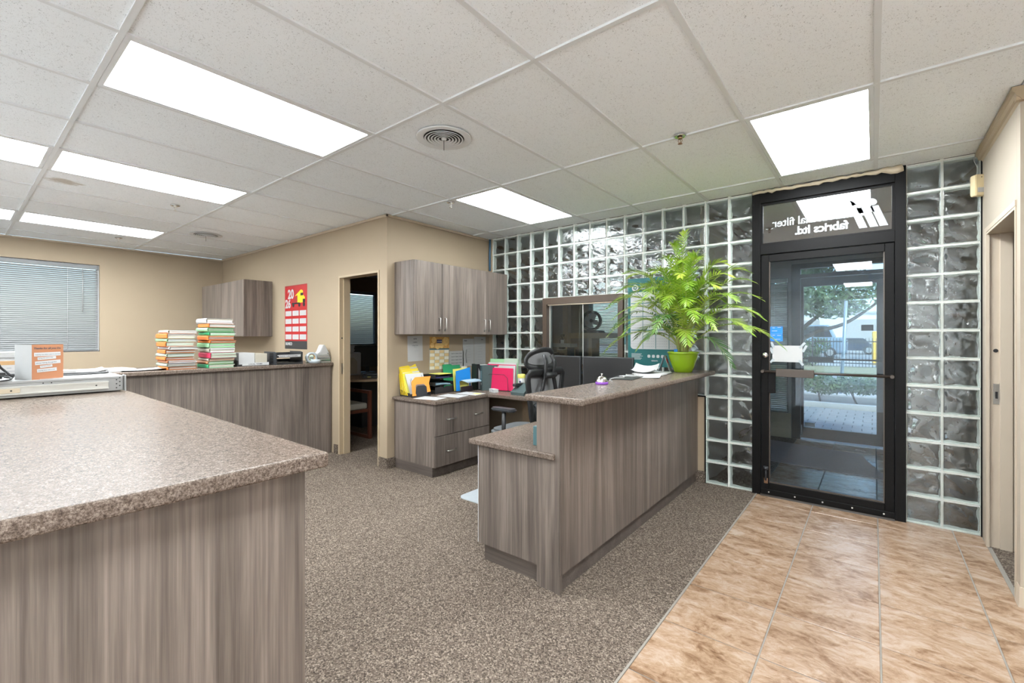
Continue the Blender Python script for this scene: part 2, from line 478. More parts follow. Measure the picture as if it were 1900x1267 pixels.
def merge(bm, tmp, mtx=None):
    if mtx is not None:
        bmesh.ops.transform(tmp, matrix=mtx, verts=tmp.verts)
    mp = {}
    for v in tmp.verts:
        mp[v] = bm.verts.new(v.co)
    for f in tmp.faces:
        try:
            nf = bm.faces.new([mp[v] for v in f.verts])
            nf.smooth = f.smooth
        except ValueError:
            pass
    tmp.free()

def add_cyl(bm, p0, p1, r0, r1=None, n=16, caps=True, smooth=True):
    r1 = r0 if r1 is None else r1
    p0, p1 = Vector(p0), Vector(p1)
    d = (p1 - p0).normalized()
    a = d.orthogonal().normalized()
    b = d.cross(a)
    ra = [bm.verts.new(p0 + (a * math.cos(2 * PI * i / n) + b * math.sin(2 * PI * i / n)) * r0) for i in range(n)]
    rb = [bm.verts.new(p1 + (a * math.cos(2 * PI * i / n) + b * math.sin(2 * PI * i / n)) * r1) for i in range(n)]
    for i in range(n):
        f = bm.faces.new((ra[i], ra[(i + 1) % n], rb[(i + 1) % n], rb[i]))
        f.smooth = smooth
    if caps:
        bm.faces.new(list(reversed(ra)))
        bm.faces.new(rb)
    return bm

def add_tube(bm, pts, r, n=8, closed=False, flat_=None, rs=None, upv=None):
    """tube along a polyline; flat_=(rx, ry) squashes the section, up kept near z"""
    pts = [Vector(p) for p in pts]
    m = len(pts)
    rings = []
    up = Vector(upv) if upv else None
    for i, p in enumerate(pts):
        if closed:
            d = pts[(i + 1) % m] - pts[i - 1]
        else:
            d = pts[min(i + 1, m - 1)] - pts[max(i - 1, 0)]
        d.normalize()
        if up is None:
            up = d.orthogonal().normalized()
        up = (up - d * up.dot(d))
        up = up.normalized() if up.length > 1e-6 else d.orthogonal().normalized()
        s = d.cross(up)
        rr = rs[i] if rs else r
        rx, ry = flat_ if flat_ else (rr, rr)
        rings.append([bm.verts.new(p + up * math.cos(2 * PI * k / n) * rx + s * math.sin(2 * PI * k / n) * ry) for k in range(n)])
    for i in range(m if closed else m - 1):
        a, b = rings[i], rings[(i + 1) % m]
        for k in range(n):
            f = bm.faces.new((a[k], a[(k + 1) % n], b[(k + 1) % n], b[k]))
            f.smooth = True
    if not closed:
        bm.faces.new(list(reversed(rings[0])))
        bm.faces.new(rings[-1])
    return bm

def add_lathe(bm, prof, n=32, c=(0, 0, 0), cap_bottom=False, cap_top=False):
    c = Vector(c)
    rings = []
    for r, z in prof:
        rings.append([bm.verts.new(c + Vector((r * math.cos(2 * PI * k / n), r * math.sin(2 * PI * k / n), z))) for k in range(n)])
    for a, b in zip(rings, rings[1:]):
        for k in range(n):
            f = bm.faces.new((a[k], a[(k + 1) % n], b[(k + 1) % n], b[k]))
            f.smooth = True
    if cap_bottom:
        bm.faces.new(list(reversed(rings[0])))
    if cap_top:
        bm.faces.new(rings[-1])
    return bm

def add_prism(bm, poly, axis, a0, a1):
    """poly: list of 2D points; axis 'x','y','z' = extrusion axis"""
    def P(u, v, a):
        return Vector((a, u, v)) if axis == 'x' else Vector((u, a, v)) if axis == 'y' else Vector((u, v, a))
    A = [bm.verts.new(P(u, v, a0)) for u, v in poly]
    Bv = [bm.verts.new(P(u, v, a1)) for u, v in poly]
    n = len(poly)
    for i in range(n):
        bm.faces.new((A[i], A[(i + 1) % n], Bv[(i + 1) % n], Bv[i]))
    bm.faces.new(list(reversed(A)))
    bm.faces.new(Bv)
    return bm

def rrect(w, h, r, n=5, cx=0, cy=0):
    pts = []
    for sx, sy, a0 in ((1, 1, 0), (-1, 1, 90), (-1, -1, 180), (1, -1, 270)):
        for k in range(n + 1):
            a = math.radians(a0 + 90 * k / n)
            pts.append((cx + sx * (w / 2 - r) + r * math.cos(a), cy + sy * (h / 2 - r) + r * math.sin(a)))
    return pts

def obj(name, bm, mat, parent=None, loc=None, rot=None):
    if isinstance(bm, bmesh.types.BMesh):
        bmesh.ops.recalc_face_normals(bm, faces=bm.faces)
        me = bpy.data.meshes.new(name)
        bm.to_mesh(me)
        bm.free()
    else:
        me = bm
    if mat is not None and not me.materials:
        me.materials.append(mat)
    o = bpy.data.objects.new(name, me)
    COL.objects.link(o)
    if parent is not None:
        o.parent = parent
    if loc is not None:
        o.location = loc
    if rot is not None:
        o.rotation_euler = rot
    return o

def thing(name, label, cat, loc=(0, 0, 0), rotz=0.0, group=None):
    o = bpy.data.objects.new(name, None)
    o.empty_display_size = 0.05
    COL.objects.link(o)
    o.location = loc
    o.rotation_euler = (0, 0, rotz)
    return tag(o, label, cat, group)

def tag(o, label, cat, group=None):
    o['label'] = label
    o['category'] = cat
    if group:
        o['group'] = group
    return o

def struct(name, bm, mat, parent=None):
    o = obj(name, bm, mat, parent)
    o['kind'] = 'structure'
    return o

def struct_root(name):
    o = bpy.data.objects.new(name, None)
    o.empty_display_size = 0.05
    COL.objects.link(o)
    o['kind'] = 'structure'
    return o

def bx(x0, x1, y0, y1, z0, z1, bev=0.0, seg=2):
    return add_box(B(), x0, x1, y0, y1, z0, z1, bev=bev, seg=seg)

def text_mesh(body, size, ext=0.0006, bold=0.0, shear=0.0, align='LEFT', space=1.0, line=1.0):
    cu = bpy.data.curves.new('lettering', 'FONT')
    cu.body = body
    cu.size = size
    cu.extrude = ext
    cu.offset = bold
    cu.shear = shear
    cu.align_x = align
    cu.space_character = space
    cu.space_line = line
    cu.resolution_u = 3
    o = bpy.data.objects.new('lettering', cu)
    COL.objects.link(o)
    dg = bpy.context.evaluated_depsgraph_get()
    dg.update()
    me = bpy.data.meshes.new_from_object(o.evaluated_get(dg))
    bpy.data.objects.remove(o)
    return me

def put_text(name, me, mat, parent, mtx):
    o = obj(name, me, mat, parent)
    o.matrix_local = mtx
    return o

def frame_mtx(origin, xdir, ydir):
    x, y = Vector(xdir).normalized(), Vector(ydir).normalized()
    z = x.cross(y)
    m = Matrix((x, y, z)).transposed().to_4x4()
    m.translation = Vector(origin)
    return m

def dup(o, parent=None, **kw):
    c = o.copy()
    COL.objects.link(c)
    c.parent = parent
    for ch in list(o.children):
        dup(ch, c)
    return c
# ================================================================ the setting
GY = 4.42            # room face of the glass block wall
def wall_x(name, x0, x1, y0, y1, holes, mat, z1=CEIL):
    """wall running along y, openings = (y0, y1, z0, z1)"""
    bm = B()
    cuts = sorted(holes)
    y = y0
    for a, b, c, d in cuts:
        if a > y:
            add_box(bm, x0, x1, y, a, 0, z1)
        if c > 0:
            add_box(bm, x0, x1, a, b, 0, c)
        if d < z1:
            add_box(bm, x0, x1, a, b, d, z1)
        y = b
    if y < y1:
        add_box(bm, x0, x1, y, y1, 0, z1)
    return struct(name, bm, mat)

def wall_y(name, y0, y1, x0, x1, holes, mat, z1=CEIL):
    bm = B()
    x = x0
    for a, b, c, d in sorted(holes):
        if a > x:
            add_box(bm, x, a, y0, y1, 0, z1)
        if c > 0:
            add_box(bm, a, b, y0, y1, 0, c)
        if d < z1:
            add_box(bm, a, b, y0, y1, d, z1)
        x = b
    if x < x1:
        add_box(bm, x, x1, y0, y1, 0, z1)
    return struct(name, bm, mat)

WL = (-0.55, 1.313, 1.155, 2.354)       # blind-covered window in the left wall
WO = (4.25, 5.79, 1.18, 2.31)           # window of the dark office, same wall
wall_x('wall_left', -8.5, -8.4, -6.0, 7.2, [WL, WO], M['wall'])
wall_y('wall_back', 2.83, 2.94, -8.4, -3.92, [(-4.84, -4.05, 0, 2.06)], M['wall'])
wall_x('wall_inner', -4.03, -3.92, 2.94, 4.42, [], M['wall'])
wall_x('wall_right', 0.58, 0.69, 3.39, 4.55, [(3.46, 4.27, 0, 2.06)], M['wall_r'])
wall_y('wall_right_return', 3.39, 3.50, 0.69, 2.6, [], M['wall_r'])
wall_x('wall_far_right', 2.5, 2.6, -6.0, 3.39, [], M['wall_pale'])
wall_y('wall_near', -6.1, -6.0, -8.5, 2.6, [], M['wall_pale'])
wall_x('wall_vestibule_right', 0.60, 0.70, 4.55, 7.2, [], M['vest_wall'])
wall_x('wall_vestibule_left', -1.30, -1.25, 4.53, 7.1, [], M['vest_wall'])
SIDE = (-1.22, -0.90, 0.33, 2.16)
EXT = (-0.86, 0.22, 0, 2.33)
OFW = (-3.95, -2.2, 0.85, 2.32)
wall_y('wall_outer', 7.1, 7.22, -8.4, 0.60, [OFW, SIDE, EXT], M['vest_wall'])
wall_x('wall_office_divider', -5.5, -5.4, 4.53, 7.1, [], M['office_wall'])
wall_y('wall_office_front', 4.42, 4.53, -5.5, -3.93, [], M['office_wall'])
# closed little lobby seen through the doorway on the right
wall_x('wall_lobby_right', 1.6, 1.7, 3.5, 4.55, [], M['wall_r'])
wall_y('wall_lobby_back', 4.45, 4.55, 0.69, 1.6, [], M['wall_r'])

# half wall under the glass blocks, room side
bm = B()
add_box(bm, -3.92, -1.222, GY, 4.53, 0, 0.806)
hw = struct('wall_half', bm, M['wall'])

# ---- carpet and tiles
bm = B()
add_box(bm, -8.5, -0.793, -1.6, 7.2, -0.1, 0)
add_box(bm, 0.60, 2.6, 3.39, 4.55, -0.1, -0.0005)
fl = struct('floor', bm, M['carpet'])
bm = B()
add_box(bm, -0.793, 2.6, -6.0, 3.39, -0.1, -0.004)
add_box(bm, -0.793, 0.60, 3.39, 4.53, -0.1, -0.004)
add_box(bm, -1.25, 0.60, 4.53, 7.22, -0.09, -0.0035)
struct('grout_bed', bm, M['grout'], fl)
bm = B()
add_box(bm, -0.793, 2.5, -1.6, 0.93, -0.004, 0)
struct('tiled_area', bm, M['floor_tile'], fl)
struct('bounce_floor_area', bx(-8.4, 2.5, -6.0, -1.6, -0.003, 0), M['bounce_floor'], fl)  # unseen pale floor added as a light bounce
P = 0.4088
TX, TY = -0.793, 1.754
_tm = {}
def tile_at(x0, x1, y0, y1):
    g = 0.0035
    k = (round(x1 - x0, 3), round(y1 - y0, 3))
    if k not in _tm:
        o = obj('tile', bx(g - k[0] / 2, k[0] / 2 - g, g - k[1] / 2, k[1] / 2 - g, -0.0045, 0, bev=0.0015, seg=1), M['floor_tile'], fl)
        _tm[k] = o.data
    else:
        o = obj('tile', _tm[k], None, fl)
    o.location = ((x0 + x1) / 2, (y0 + y1) / 2, random.uniform(-0.0004, 0.0004))
for i in range(-2, 6):
    for j in range(-2, 14):
        x0, y0 = TX + i * P, TY + j * P
        x1, y1 = x0 + P, y0 + P
        if y0 < 4.42 < y1:                      # cut at the glass wall / door line
            segs = [(y0, 4.42)] + ([(4.45, y1)] if y1 > 4.46 else [])
        else:
            segs = [(y0, y1)]
        for a, b in segs:
            a, b = max(a, 0.936), min(b, 7.1)
            lim = 2.5 if b <= 3.40 else 0.58
            lo = -1.24 if a > 4.44 else TX
            xa, xb = max(x0, lo), min(x1, lim)
            if a < 3.39 < b and x1 > 0.58:
                b = 3.385 if x0 > 0.5 else b
                xb = min(x1, 2.5) if x0 > 0.5 else 0.58
            if b - a > 0.03 and xb - xa > 0.03:
                tile_at(xa, xb, a, b)
bm = B()
add_box(bm, -0.800, -0.790, 0.9, 4.415, -0.004, 0.003, bev=0.001, seg=1)
struct('trim_carpet_edge', bm, M['grout'])

# ---- baseboards (carpet-clad strips)
bm = B()
add_box(bm, -3.92, -3.905, 2.815, 2.93, 0, 0.105)
add_box(bm, -4.05, -3.905, 2.815, 2.829, 0, 0.105)
struct('baseboard_inner', bm, M['carpet'])
bm = B()
add_box(bm, -4.93, -4.86, 2.815, 2.829, 0, 0.105)
struct('baseboard_back', bm, M['carpet'])
bm = B()
add_box(bm, -1.36, -1.225, 4.405, GY - 0.001, 0, 0.105)
struct('baseboard_front', bm, M['carpet'])
bm = B()
add_prism(bm, [(0.60, 0), (0.572, 0), (0.574, 0.012), (0.578, 0.10), (0.60, 0.10)], 'y', 3.385, 3.46)
add_box(bm, 0.575, 2.5, 3.382, 3.389, 0, 0.1)
struct('baseboard_right', bm, M['jamb_r'])

# ---- ceiling: tees, tiles, backing
ceil = struct_root('ceiling')
bm = B()
add_box(bm, -8.5, 2.6, -6.1, 7.2, CEIL + 0.05, CEIL + 0.12)
struct('ceiling_deck', bm, M['plenum'], ceil)
bm = B()
add_box(bm, -8.4, 2.5, -6.0, -0.771, CEIL + 0.006, CEIL + 0.03)
add_box(bm, -8.4, -3.92, 2.94, 7.1, CEIL, CEIL + 0.03)
add_box(bm, -3.92, 0.60, 4.53, 7.1, CEIL, CEIL + 0.03)
add_box(bm, 0.69, 1.6, 3.5, 4.45, CEIL, CEIL + 0.03)
struct('ceiling_panel_rear', bm, M['ctile'], ceil)
GX, GYY = -1.815, 1.6676
S2, S4 = 0.6096, 1.2192
LIGHTS = {(2, -1), (-2, -1), (-5, -1), (-9, -1), (-5, -2), (-9, -2), (-2, 1), (2, 1)}
def ymax_at(x):
    return 2.83 if x < -3.92 else (GY if x < 0.58 else 3.39)
_cm = {}
def ctile(x0, x1, y0, y1, mat='ctile'):
    t = 0.0125
    ky = (round(x1 - x0, 3), round(y1 - y0, 3), mat)
    w, h = ky[0] / 2 - 0.002, ky[1] / 2 - 0.002
    if ky not in _cm:
        o = obj('ceiling_tile', bx(-w, w, -h, h, 0, 0.016, bev=0.001, seg=1), M[mat], ceil)
        _cm[ky] = o.data
    else:
        o = obj('ceiling_tile', _cm[ky], None, ceil)
    o.location = ((x0 + x1) / 2, (y0 + y1) / 2, CEIL + 0.0042 + random.uniform(0, 0.003))
    o.rotation_euler = (random.uniform(-1, 1) * 0.0007, random.uniform(-1, 1) * 0.0012, 0)
for i in range(-11, 8):
    for j in range(-2, 3):
        if (i, j) in LIGHTS:
            continue
        x0, x1 = max(GX + i * S2, -8.4), min(GX + (i + 1) * S2, 2.5)
        y0 = GYY + j * S4
        if x1 - x0 < 0.02:
            continue
        cuts = [x0] + [c for c in (-3.92, 0.58) if x0 < c < x1 and y0 + S4 > min(ymax_at(c - .01), ymax_at(c + .01))] + [x1]
        for a, b in zip(cuts, cuts[1:]):
            y1 = min(y0 + S4, ymax_at((a + b) / 2))
            if y1 - y0 > 0.02 and b - a > 0.02:
                ctile(a, b, max(y0, -0.77), y1, 'ctile_stain' if (i, j) == (-6, -1) else 'ctile')
for i in range(-10, 8):                        # main tees along y
    x = GX + i * S2
    if x > 2.5:
        continue
    obj('ceiling_tee', bx(x - 0.012, x + 0.012, -0.77, ymax_at(x), CEIL - 0.003, CEIL + 0.013), M['tbar'], ceil)
for j in range(-2, 3):                         # cross tees along x
    y = GYY + j * S4
    xa = -8.4 if y < 2.83 else -3.92
    xb = 2.5 if y < 3.39 else 0.58
    obj('ceiling_tee', bx(xa, xb, y - 0.012, y + 0.012, CEIL - 0.0035, CEIL + 0.0125), M['tbar'], ceil)
def angle(name, x0, x1, y0, y1, mat='tbar_beige'):
    struct(name, bx(x0, x1, y0, y1, CEIL - 0.022 - _jit.uniform(0, .0015), CEIL + 0.001), M[mat])
angle('trim_1', -8.4, -8.385, -0.77, 2.83)
angle('trim_2', -8.4, -3.905, 2.815, 2.83)
angle('trim_3', -3.92, -3.905, 2.815, GY)
bm = B()                                        # moulded crown on the right wall
prof = [(0.58, CEIL), (0.545, CEIL), (0.545, CEIL - 0.02), (0.556, CEIL - 0.03), (0.562, CEIL - 0.05), (0.572, CEIL - 0.055), (0.58, CEIL - 0.07)]
add_prism(bm, prof, 'y', 3.355, GY)
add_box(bm, 0.56, 2.5, 3.36, 3.39, CEIL - 0.07, CEIL)
struct('trim_4', bm, M['jamb'])

# ---- recessed light panels
def light_panel(i, j, label, group='recessed ceiling light panels'):
    x0, x1 = GX + i * S2, GX + (i + 1) * S2
    y0, y1 = GYY + j * S4, GYY + (j + 1) * S4
    t = thing('ceiling_light', label, 'ceiling light', ((x0 + x1) / 2, (y0 + y1) / 2, CEIL), 0, group)
    w, h, f = S2 / 2 - 0.013, S4 / 2 - 0.013, 0.022
    bm = B()
    add_box(bm, -w, -w + f, -h, h, -0.002, 0.03)
    add_box(bm, w - f, w, -h, h, -0.002, 0.03)
    add_box(bm, -w + f, w - f, -h, -h + f, -0.002, 0.03)
    add_box(bm, -w + f, w - f, h - f, h, -0.002, 0.03)
    obj('frame', bm, M['tbar'], t)
    obj('diffuser', bx(-w + f, w - f, -h + f, h - f, 0.004, 0.012), M['diffuser_dim' if (i, j) in ((-2, 1), (2, -1)) else 'diffuser'], t)
    return t
light_panel(-2, -1, 'largest glowing ceiling panel, nearest above the speckled counter')
light_panel(-5, -1, 'second long ceiling light, beside the stained ceiling tile')
light_panel(-9, -1, 'farthest long ceiling light, above the wall with blinds')
light_panel(-5, -2, 'cut off ceiling light across the wide tee from the stained tile')
light_panel(-9, -2, 'small cut off sliver of ceiling light nearest the blinds wall corner')
light_panel(-2, 1, 'glowing ceiling panel in front of the glass blocks, left of the palm')
light_panel(2, 1, 'glowing ceiling panel just in front of the black entrance door')
# further panels of the same grid behind the camera (some show in the door glass, others are added to brighten the room)
for i, j in ((2, -1), (2, -3), (2, -6), (5, -3), (5, -6), (-2, -4), (-2, -6), (-6, -5)):
    light_panel(i, j, 'ceiling light behind the viewpoint, one of a set partly added to brighten the room', 'ceiling lights behind the viewpoint')

# ---- glass block wall
PX, PZ = 0.2028, 0.2015
BXW, BZH = PX - 0.014, PZ - 0.014
front = struct_root('wall_front')
M['block_edge'] = flat('pale_green_block_edge', (0.86, 0.92, 0.87), 0.5, noise=0.03)
def block_mesh(seed):
    rnd = random.Random(seed)
    bm = B()
    n = 20
    w, h = BXW / 2, BZH / 2
    waves = [(rnd.uniform(-1, 1) * 54, rnd.uniform(-1, 1) * 54, rnd.uniform(0, 6.3), rnd.uniform(0.4, 1)) for _ in range(7)]
    def hgt(u, v):
        return sum(a * math.sin(kx * u + kz * v + p) for kx, kz, p, a in waves) / 3.2
    def plate(yo, yi, sgn):
        grid = []
        for a in range(n + 1):
            row = []
            for b in range(n + 1):
                u = -w + 2 * w * a / n
                v = -h + 2 * h * b / n
                e = min(a, n - a, b, n - b)
                d = 0.0 if e == 0 else (0.0035 if e == 1 else 0.0)
                wv = 0.0
                if e >= 2:
                    wv = 0.0062 * hgt(u, v) * (0.6 if e == 2 else 1.0)
                row.append((u, v, yo + sgn * (0.0 if e else -0.001) - sgn * 0.0005 * (e == 1), yi + sgn * wv))
            grid.append(row)
        O = [[bm.verts.new((u, yo_, v)) for (u, v, yo_, yi_) in r] for r in grid]
        I = [[bm.verts.new((u, yi_, v)) for (u, v, yo_, yi_) in r] for r in grid]
        for a in range(n):
            for b in range(n):
                for G in (O, I):
                    f = bm.faces.new((G[a][b], G[a + 1][b], G[a + 1][b + 1], G[a][b + 1]))
                    f.smooth = True
        rim = [(a, 0) for a in range(n)] + [(n, b) for b in range(n)] + [(a, n) for a in range(n, 0, -1)] + [(0, b) for b in range(n, 0, -1)]
        for k in range(len(rim)):
            (a, b), (c, d) = rim[k], rim[(k + 1) % len(rim)]
            bm.faces.new((O[a][b], O[c][d], I[c][d], I[a][b]))
    plate(0.0, 0.011, 1)
    plate(0.080, 0.069, -1)
    bmesh.ops.recalc_face_normals(bm, faces=bm.faces)
    nf = len(bm.faces)
    t = 0.006
    y0, y1 = 0.0115, 0.0685
    for a, b, c, d in ((-w, -w + t, -h, h), (w - t, w, -h, h), (-w + t, w - t, -h, -h + t), (-w + t, w - t, h - t, h)):
        add_box(bm, a, b, y0, y1, c, d)
    bm.faces.ensure_lookup_table()
    for f in bm.faces[nf:]:
        f.material_index = 1
    me = bpy.data.meshes.new('glass_block')
    bm.to_mesh(me)
    bm.free()
    me.materials.append(M['block'])
    me.materials.append(M['block_edge'])
    return me
BM = [block_mesh(s) for s in range(5)]
def block(x, k):
    zc = (k + 0.5) * PZ
    o = obj('glass_block', random.choice(BM), None, front, (x, GY - 0.004, zc), (0, random.choice((0, PI)), 0))
WX0, WX1, WZ0, WZ1 = -3.862 + 4 * PX, -3.862 + 9 * PX, 5 * PZ, 9 * PZ      # sliding window opening
bm = B()
def mort(x0, x1, z0, z1):
    add_box(bm, x0, x1, GY + 0.003, GY + 0.073, z0, z1)
for i in range(15):
    xc = -3.862 + (i + 0.5) * PX
    for k in range(13):
        if i < 13 and k < 4:
            continue
        if 4 <= i < 9 and 5 <= k < 9:
            continue
        block(xc, k)
for i in range(2):
    for k in range(13):
        block(0.188 + (i + 0.5) * 0.1935 if False else 0.187 + (i + 0.5) * PX * 0.96, k)
m_ = 0.0078
TOPZ = CEIL + 0.02
for i in range(16):
    x = -3.862 + i * PX
    zlo = 4 * PZ if i < 13 else 0
    if 4 < i < 9:
        mort(x - m_, x + m_, zlo, WZ0)
        mort(x - m_, x + m_, WZ1, TOPZ)
    else:
        mort(x - m_, x + m_, zlo, TOPZ)
for k in range(14):
    z = k * PZ
    xa = -3.862 if k >= 4 else -3.862 + 13 * PX
    if 5 < k < 9:
        mort(xa, WX0, z - m_, z + m_)
        mort(WX1, -0.82, z - m_, z + m_)
    else:
        mort(xa, -0.82, max(z - m_, 0), z + m_)
    mort(0.187, 0.577, max(z - m_, 0), z + m_)
for x in (0.187, 0.187 + PX * .96, 0.187 + PX * 1.92):
    mort(x - m_, x + m_, 0, TOPZ)
obj('mortar', bm, M['mortar'], front)
bm = B()
add_box(bm, 0.573, 0.5795, GY - 0.02, 4.53, 0, CEIL)
struct('trim_5', bm, M['black_alu'])
bm = B()                                         # dark cap and side bead around the beige half wall
add_box(bm, -1.365, -1.221, GY - 0.008, GY - 0.0005, 0.80, 0.812)
add_box(bm, -1.231, -1.221, GY - 0.008, GY - 0.0005, 0.0, 0.80)
struct('trim_6', bm, M['black_alu'])
bm = B()
add_box(bm, -3.92, -3.868, GY - 0.006, GY + 0.05, 0.74, CEIL)
struct('trim_7', bm, M['jamb'])
cd = obj('conduit', add_tube(B(), [(-3.893, GY - 0.022, 2.215), (-3.893, GY - 0.022, 2.45), (-3.893, GY - 0.018, CEIL - 0.002)], 0.013), M['conduit'])
tag(cd, 'blue cable running down the wall corner above the wall cabinet', 'cable')

# ---- sliding window in the block wall
win2 = struct_root('window_2')
bm = B()
fw = 0.075
add_box(bm, WX0, WX0 + fw * .75, GY - 0.035, GY + 0.09, WZ0, WZ1)
add_box(bm, WX1 - fw * .75, WX1, GY - 0.035, GY + 0.09, WZ0, WZ1)
add_box(bm, WX0, WX1, GY - 0.035, GY + 0.09, WZ1 - fw, WZ1)
add_box(bm, WX0, WX1, GY - 0.05, GY + 0.09, WZ0, WZ0 + 0.05)
obj('window_frame', bm, M['brown_frame'], win2)
xm = (WX0 + WX1) / 2 - 0.03
obj('sliding_pane', bx(WX0 + .06, xm + .03, GY + 0.030, GY + 0.036, WZ0 + .05, WZ1 - fw), M['pane'], win2)
obj('sliding_pane', bx(xm - .03, WX1 - .06, GY + 0.050, GY + 0.056, WZ0 + .05, WZ1 - fw), M['pane'], win2)
obj('pane_edge', bx(xm + .026, xm + .034, GY + 0.027, GY + 0.039, WZ0 + .05, WZ1 - fw), M['zinc'], win2)
obj('jamb_track', bx(WX0 + .057, WX0 + .075, GY + 0.02, GY + 0.06, WZ0 + .05, WZ1 - fw), M['zinc'], win2)
obj('window_track', bx(WX0 + .057, WX1 - .057, GY - 0.01, GY + 0.06, WZ1 - fw - .012, WZ1 - fw), M['tan_zinc'], win2)

# ---- entrance door set in the block wall
ent = struct_root('door_1')
JL, JR = -0.829, 0.187
bm = B()
add_box(bm, JL, JL + 0.065, GY - 0.03, GY + 0.085, 0, CEIL, bev=0.002, seg=1)
add_box(bm, JR - 0.063, JR, GY - 0.03, GY + 0.085, 0, CEIL, bev=0.002, seg=1)
add_box(bm, JL + 0.065, JR - 0.063, GY - 0.03, GY + 0.085, 2.515, 2.612, bev=0.002, seg=1)
add_box(bm, JL + 0.065, JR - 0.063, GY - 0.03, GY + 0.085, 2.072, 2.155, bev=0.002, seg=1)
obj('door_frame', bm, M['black_alu'], ent)
bm = B()
zA, zB, xA, xB = 2.155, 2.515, JL + 0.065, JR - 0.063
for a, b, c, d in ((xA, xA + .016, zA, zB), (xB - .016, xB, zA, zB), (xA, xB, zA, zA + .016), (xA, xB, zB - .016, zB)):
    add_box(bm, a, b, GY - 0.008, GY + 0.03, c, d)
obj('transom_bead', bm, M['black_alu'], ent)
obj('transom_pane', bx(xA + .012, xB - .012, GY + 0.006, GY + 0.012, zA + .012, zB - .012), M['pane_dark'], ent)
M['decal'] = flat('frosted_decal', (0.34, 0.36, 0.37), 0.8, noise=0.03)
RX, UP = (-1, 0, 0), (0, 0, 1)
def decal(body, x, z, size, **k):
    me = text_mesh(body, size, ext=0.0003, **k)
    put_text('lettering', me, M['decal'], ent, frame_mtx((x, GY + 0.0045, z), RX, UP))
decal('iff', 0.093, 2.216, 0.312, bold=0.0105, shear=0.36, space=0.92)
decal('industrial filter', -0.171, 2.303, 0.094, bold=0.0012, space=0.94)
decal('fabrics ltd.', -0.154, 2.218, 0.094, bold=0.0028, space=0.94)
# door leaf
DL, DR = -0.759, 0.122
GL_, GR_, GB_, GT_ = -0.700, 0.066, 0.112, 2.005
bm = B()
add_box(bm, DL, GL_, GY - 0.022, GY + 0.022, 0.018, 2.066, bev=0.003, seg=1)
add_box(bm, GR_, DR, GY - 0.022, GY + 0.022, 0.018, 2.066, bev=0.003, seg=1)
add_box(bm, GL_, GR_, GY - 0.022, GY + 0.022, GT_, 2.066, bev=0.003, seg=1)
add_box(bm, GL_, GR_, GY - 0.022, GY + 0.022, 0.018, GB_, bev=0.003, seg=1)
leaf = obj('door_leaf', bm, M['black_alu'], ent)
obj('glass_pane', bx(GL_ - .004, GR_ + .004, GY - 0.004, GY + 0.004, GB_ - .004, GT_ + .004), M['pane_door'], ent)
bm = B()
add_box(bm, GL_, GL_ + .008, GY - 0.014, GY + 0.014, GB_, GT_)
add_box(bm, GR_ - .008, GR_, GY - 0.014, GY + 0.014, GB_, GT_)
add_box(bm, GL_, GR_, GY - 0.014, GY + 0.014, GB_, GB_ + .01)
obj('glazing_bead', bm, M['bronze'], ent)
bm = B()
add_box(bm, DL, DR, GY - 0.034, GY - 0.022, 0.012, 0.056, bev=0.002, seg=1)
sweep = obj('door_sweep', bm, M['black_alu'], ent)
for k in range(5):
    x = DL + 0.06 + k * 0.19
    obj('screw', add_cyl(B(), (x, GY - 0.037, 0.036), (x, GY - 0.034, 0.036), 0.006, n=8), M['nickel'], sweep)
obj('threshold', add_prism(B(), [(GY - 0.05, 0), (GY - 0.03, 0.012), (GY + 0.06, 0.012), (GY + 0.08, 0)], 'x', JL + .065, JR - .063), M['dark_bronze'], ent)
# push bar and lock
bm = B()
add_cyl(bm, (-0.742, GY - 0.062, 1.068), (0.108, GY - 0.062, 1.068), 0.010, n=10)
bar = obj('push_bar', bm, M['dark_bronze'], ent)
for x in (-0.742, 0.108):
    obj('bar_mount', add_cyl(B(), (x, GY - 0.075, 1.068), (x, GY - 0.022, 1.068), 0.013, n=12), M['bronze'], bar)
obj('push_plate', bx(-0.640, -0.372, GY - 0.082, GY - 0.066, 1.030, 1.095, bev=.003), M['bronze'], bar)
obj('lock_case', bx(-0.702, -0.648, GY - 0.045, GY - 0.022, 0.885, 1.062, bev=.003), M['black_alu'], ent)
obj('lock_cylinder', add_lathe(B(), [(0.0, 0.012), (0.012, 0.012), (0.014, 0.010), (0.021, 0.008), (0.024, 0.0)], n=20), M['chrome'], ent, (-0.729, GY - 0.022, 1.205), (PI / 2, 0, 0))
bm = B()
add_box(bm, -0.737, -0.707, GY - 0.034, GY - 0.022, 0.105, 0.150, bev=.003)
stp = obj('kick_down_stop', bm, M['brass'], ent)
obj('stop_arm', add_cyl(B(), (-0.722, GY - 0.032, 0.13), (-0.722, GY - 0.034, 0.235), 0.008, n=8), M['dgrey'], stp)
obj('stop_foot', add_cyl(B(), (-0.722, GY - 0.034, 0.225), (-0.722, GY - 0.034, 0.25), 0.017, 0.019, n=14), M['dgrey'], stp)
# crumpled foam strip stuffed above the frame
bm = B()
pts = []
rs = []
for k in range(34):
    x = -0.825 + k * (0.99 / 33)
    pts.append((x, GY - 0.035 + random.uniform(-.006, .006), 2.607 + random.uniform(-.006, .008)))
    rs.append(0.010 + random.random() * 0.008 + (0.016 if k > 29 else 0))
add_tube(bm, pts, 0.012, n=7, rs=rs)
st = obj('foam_strip', bm, M['blanket'])
tag(st, 'crumpled beige foam strip stuffed along the top of the black door frame', 'foam strip')

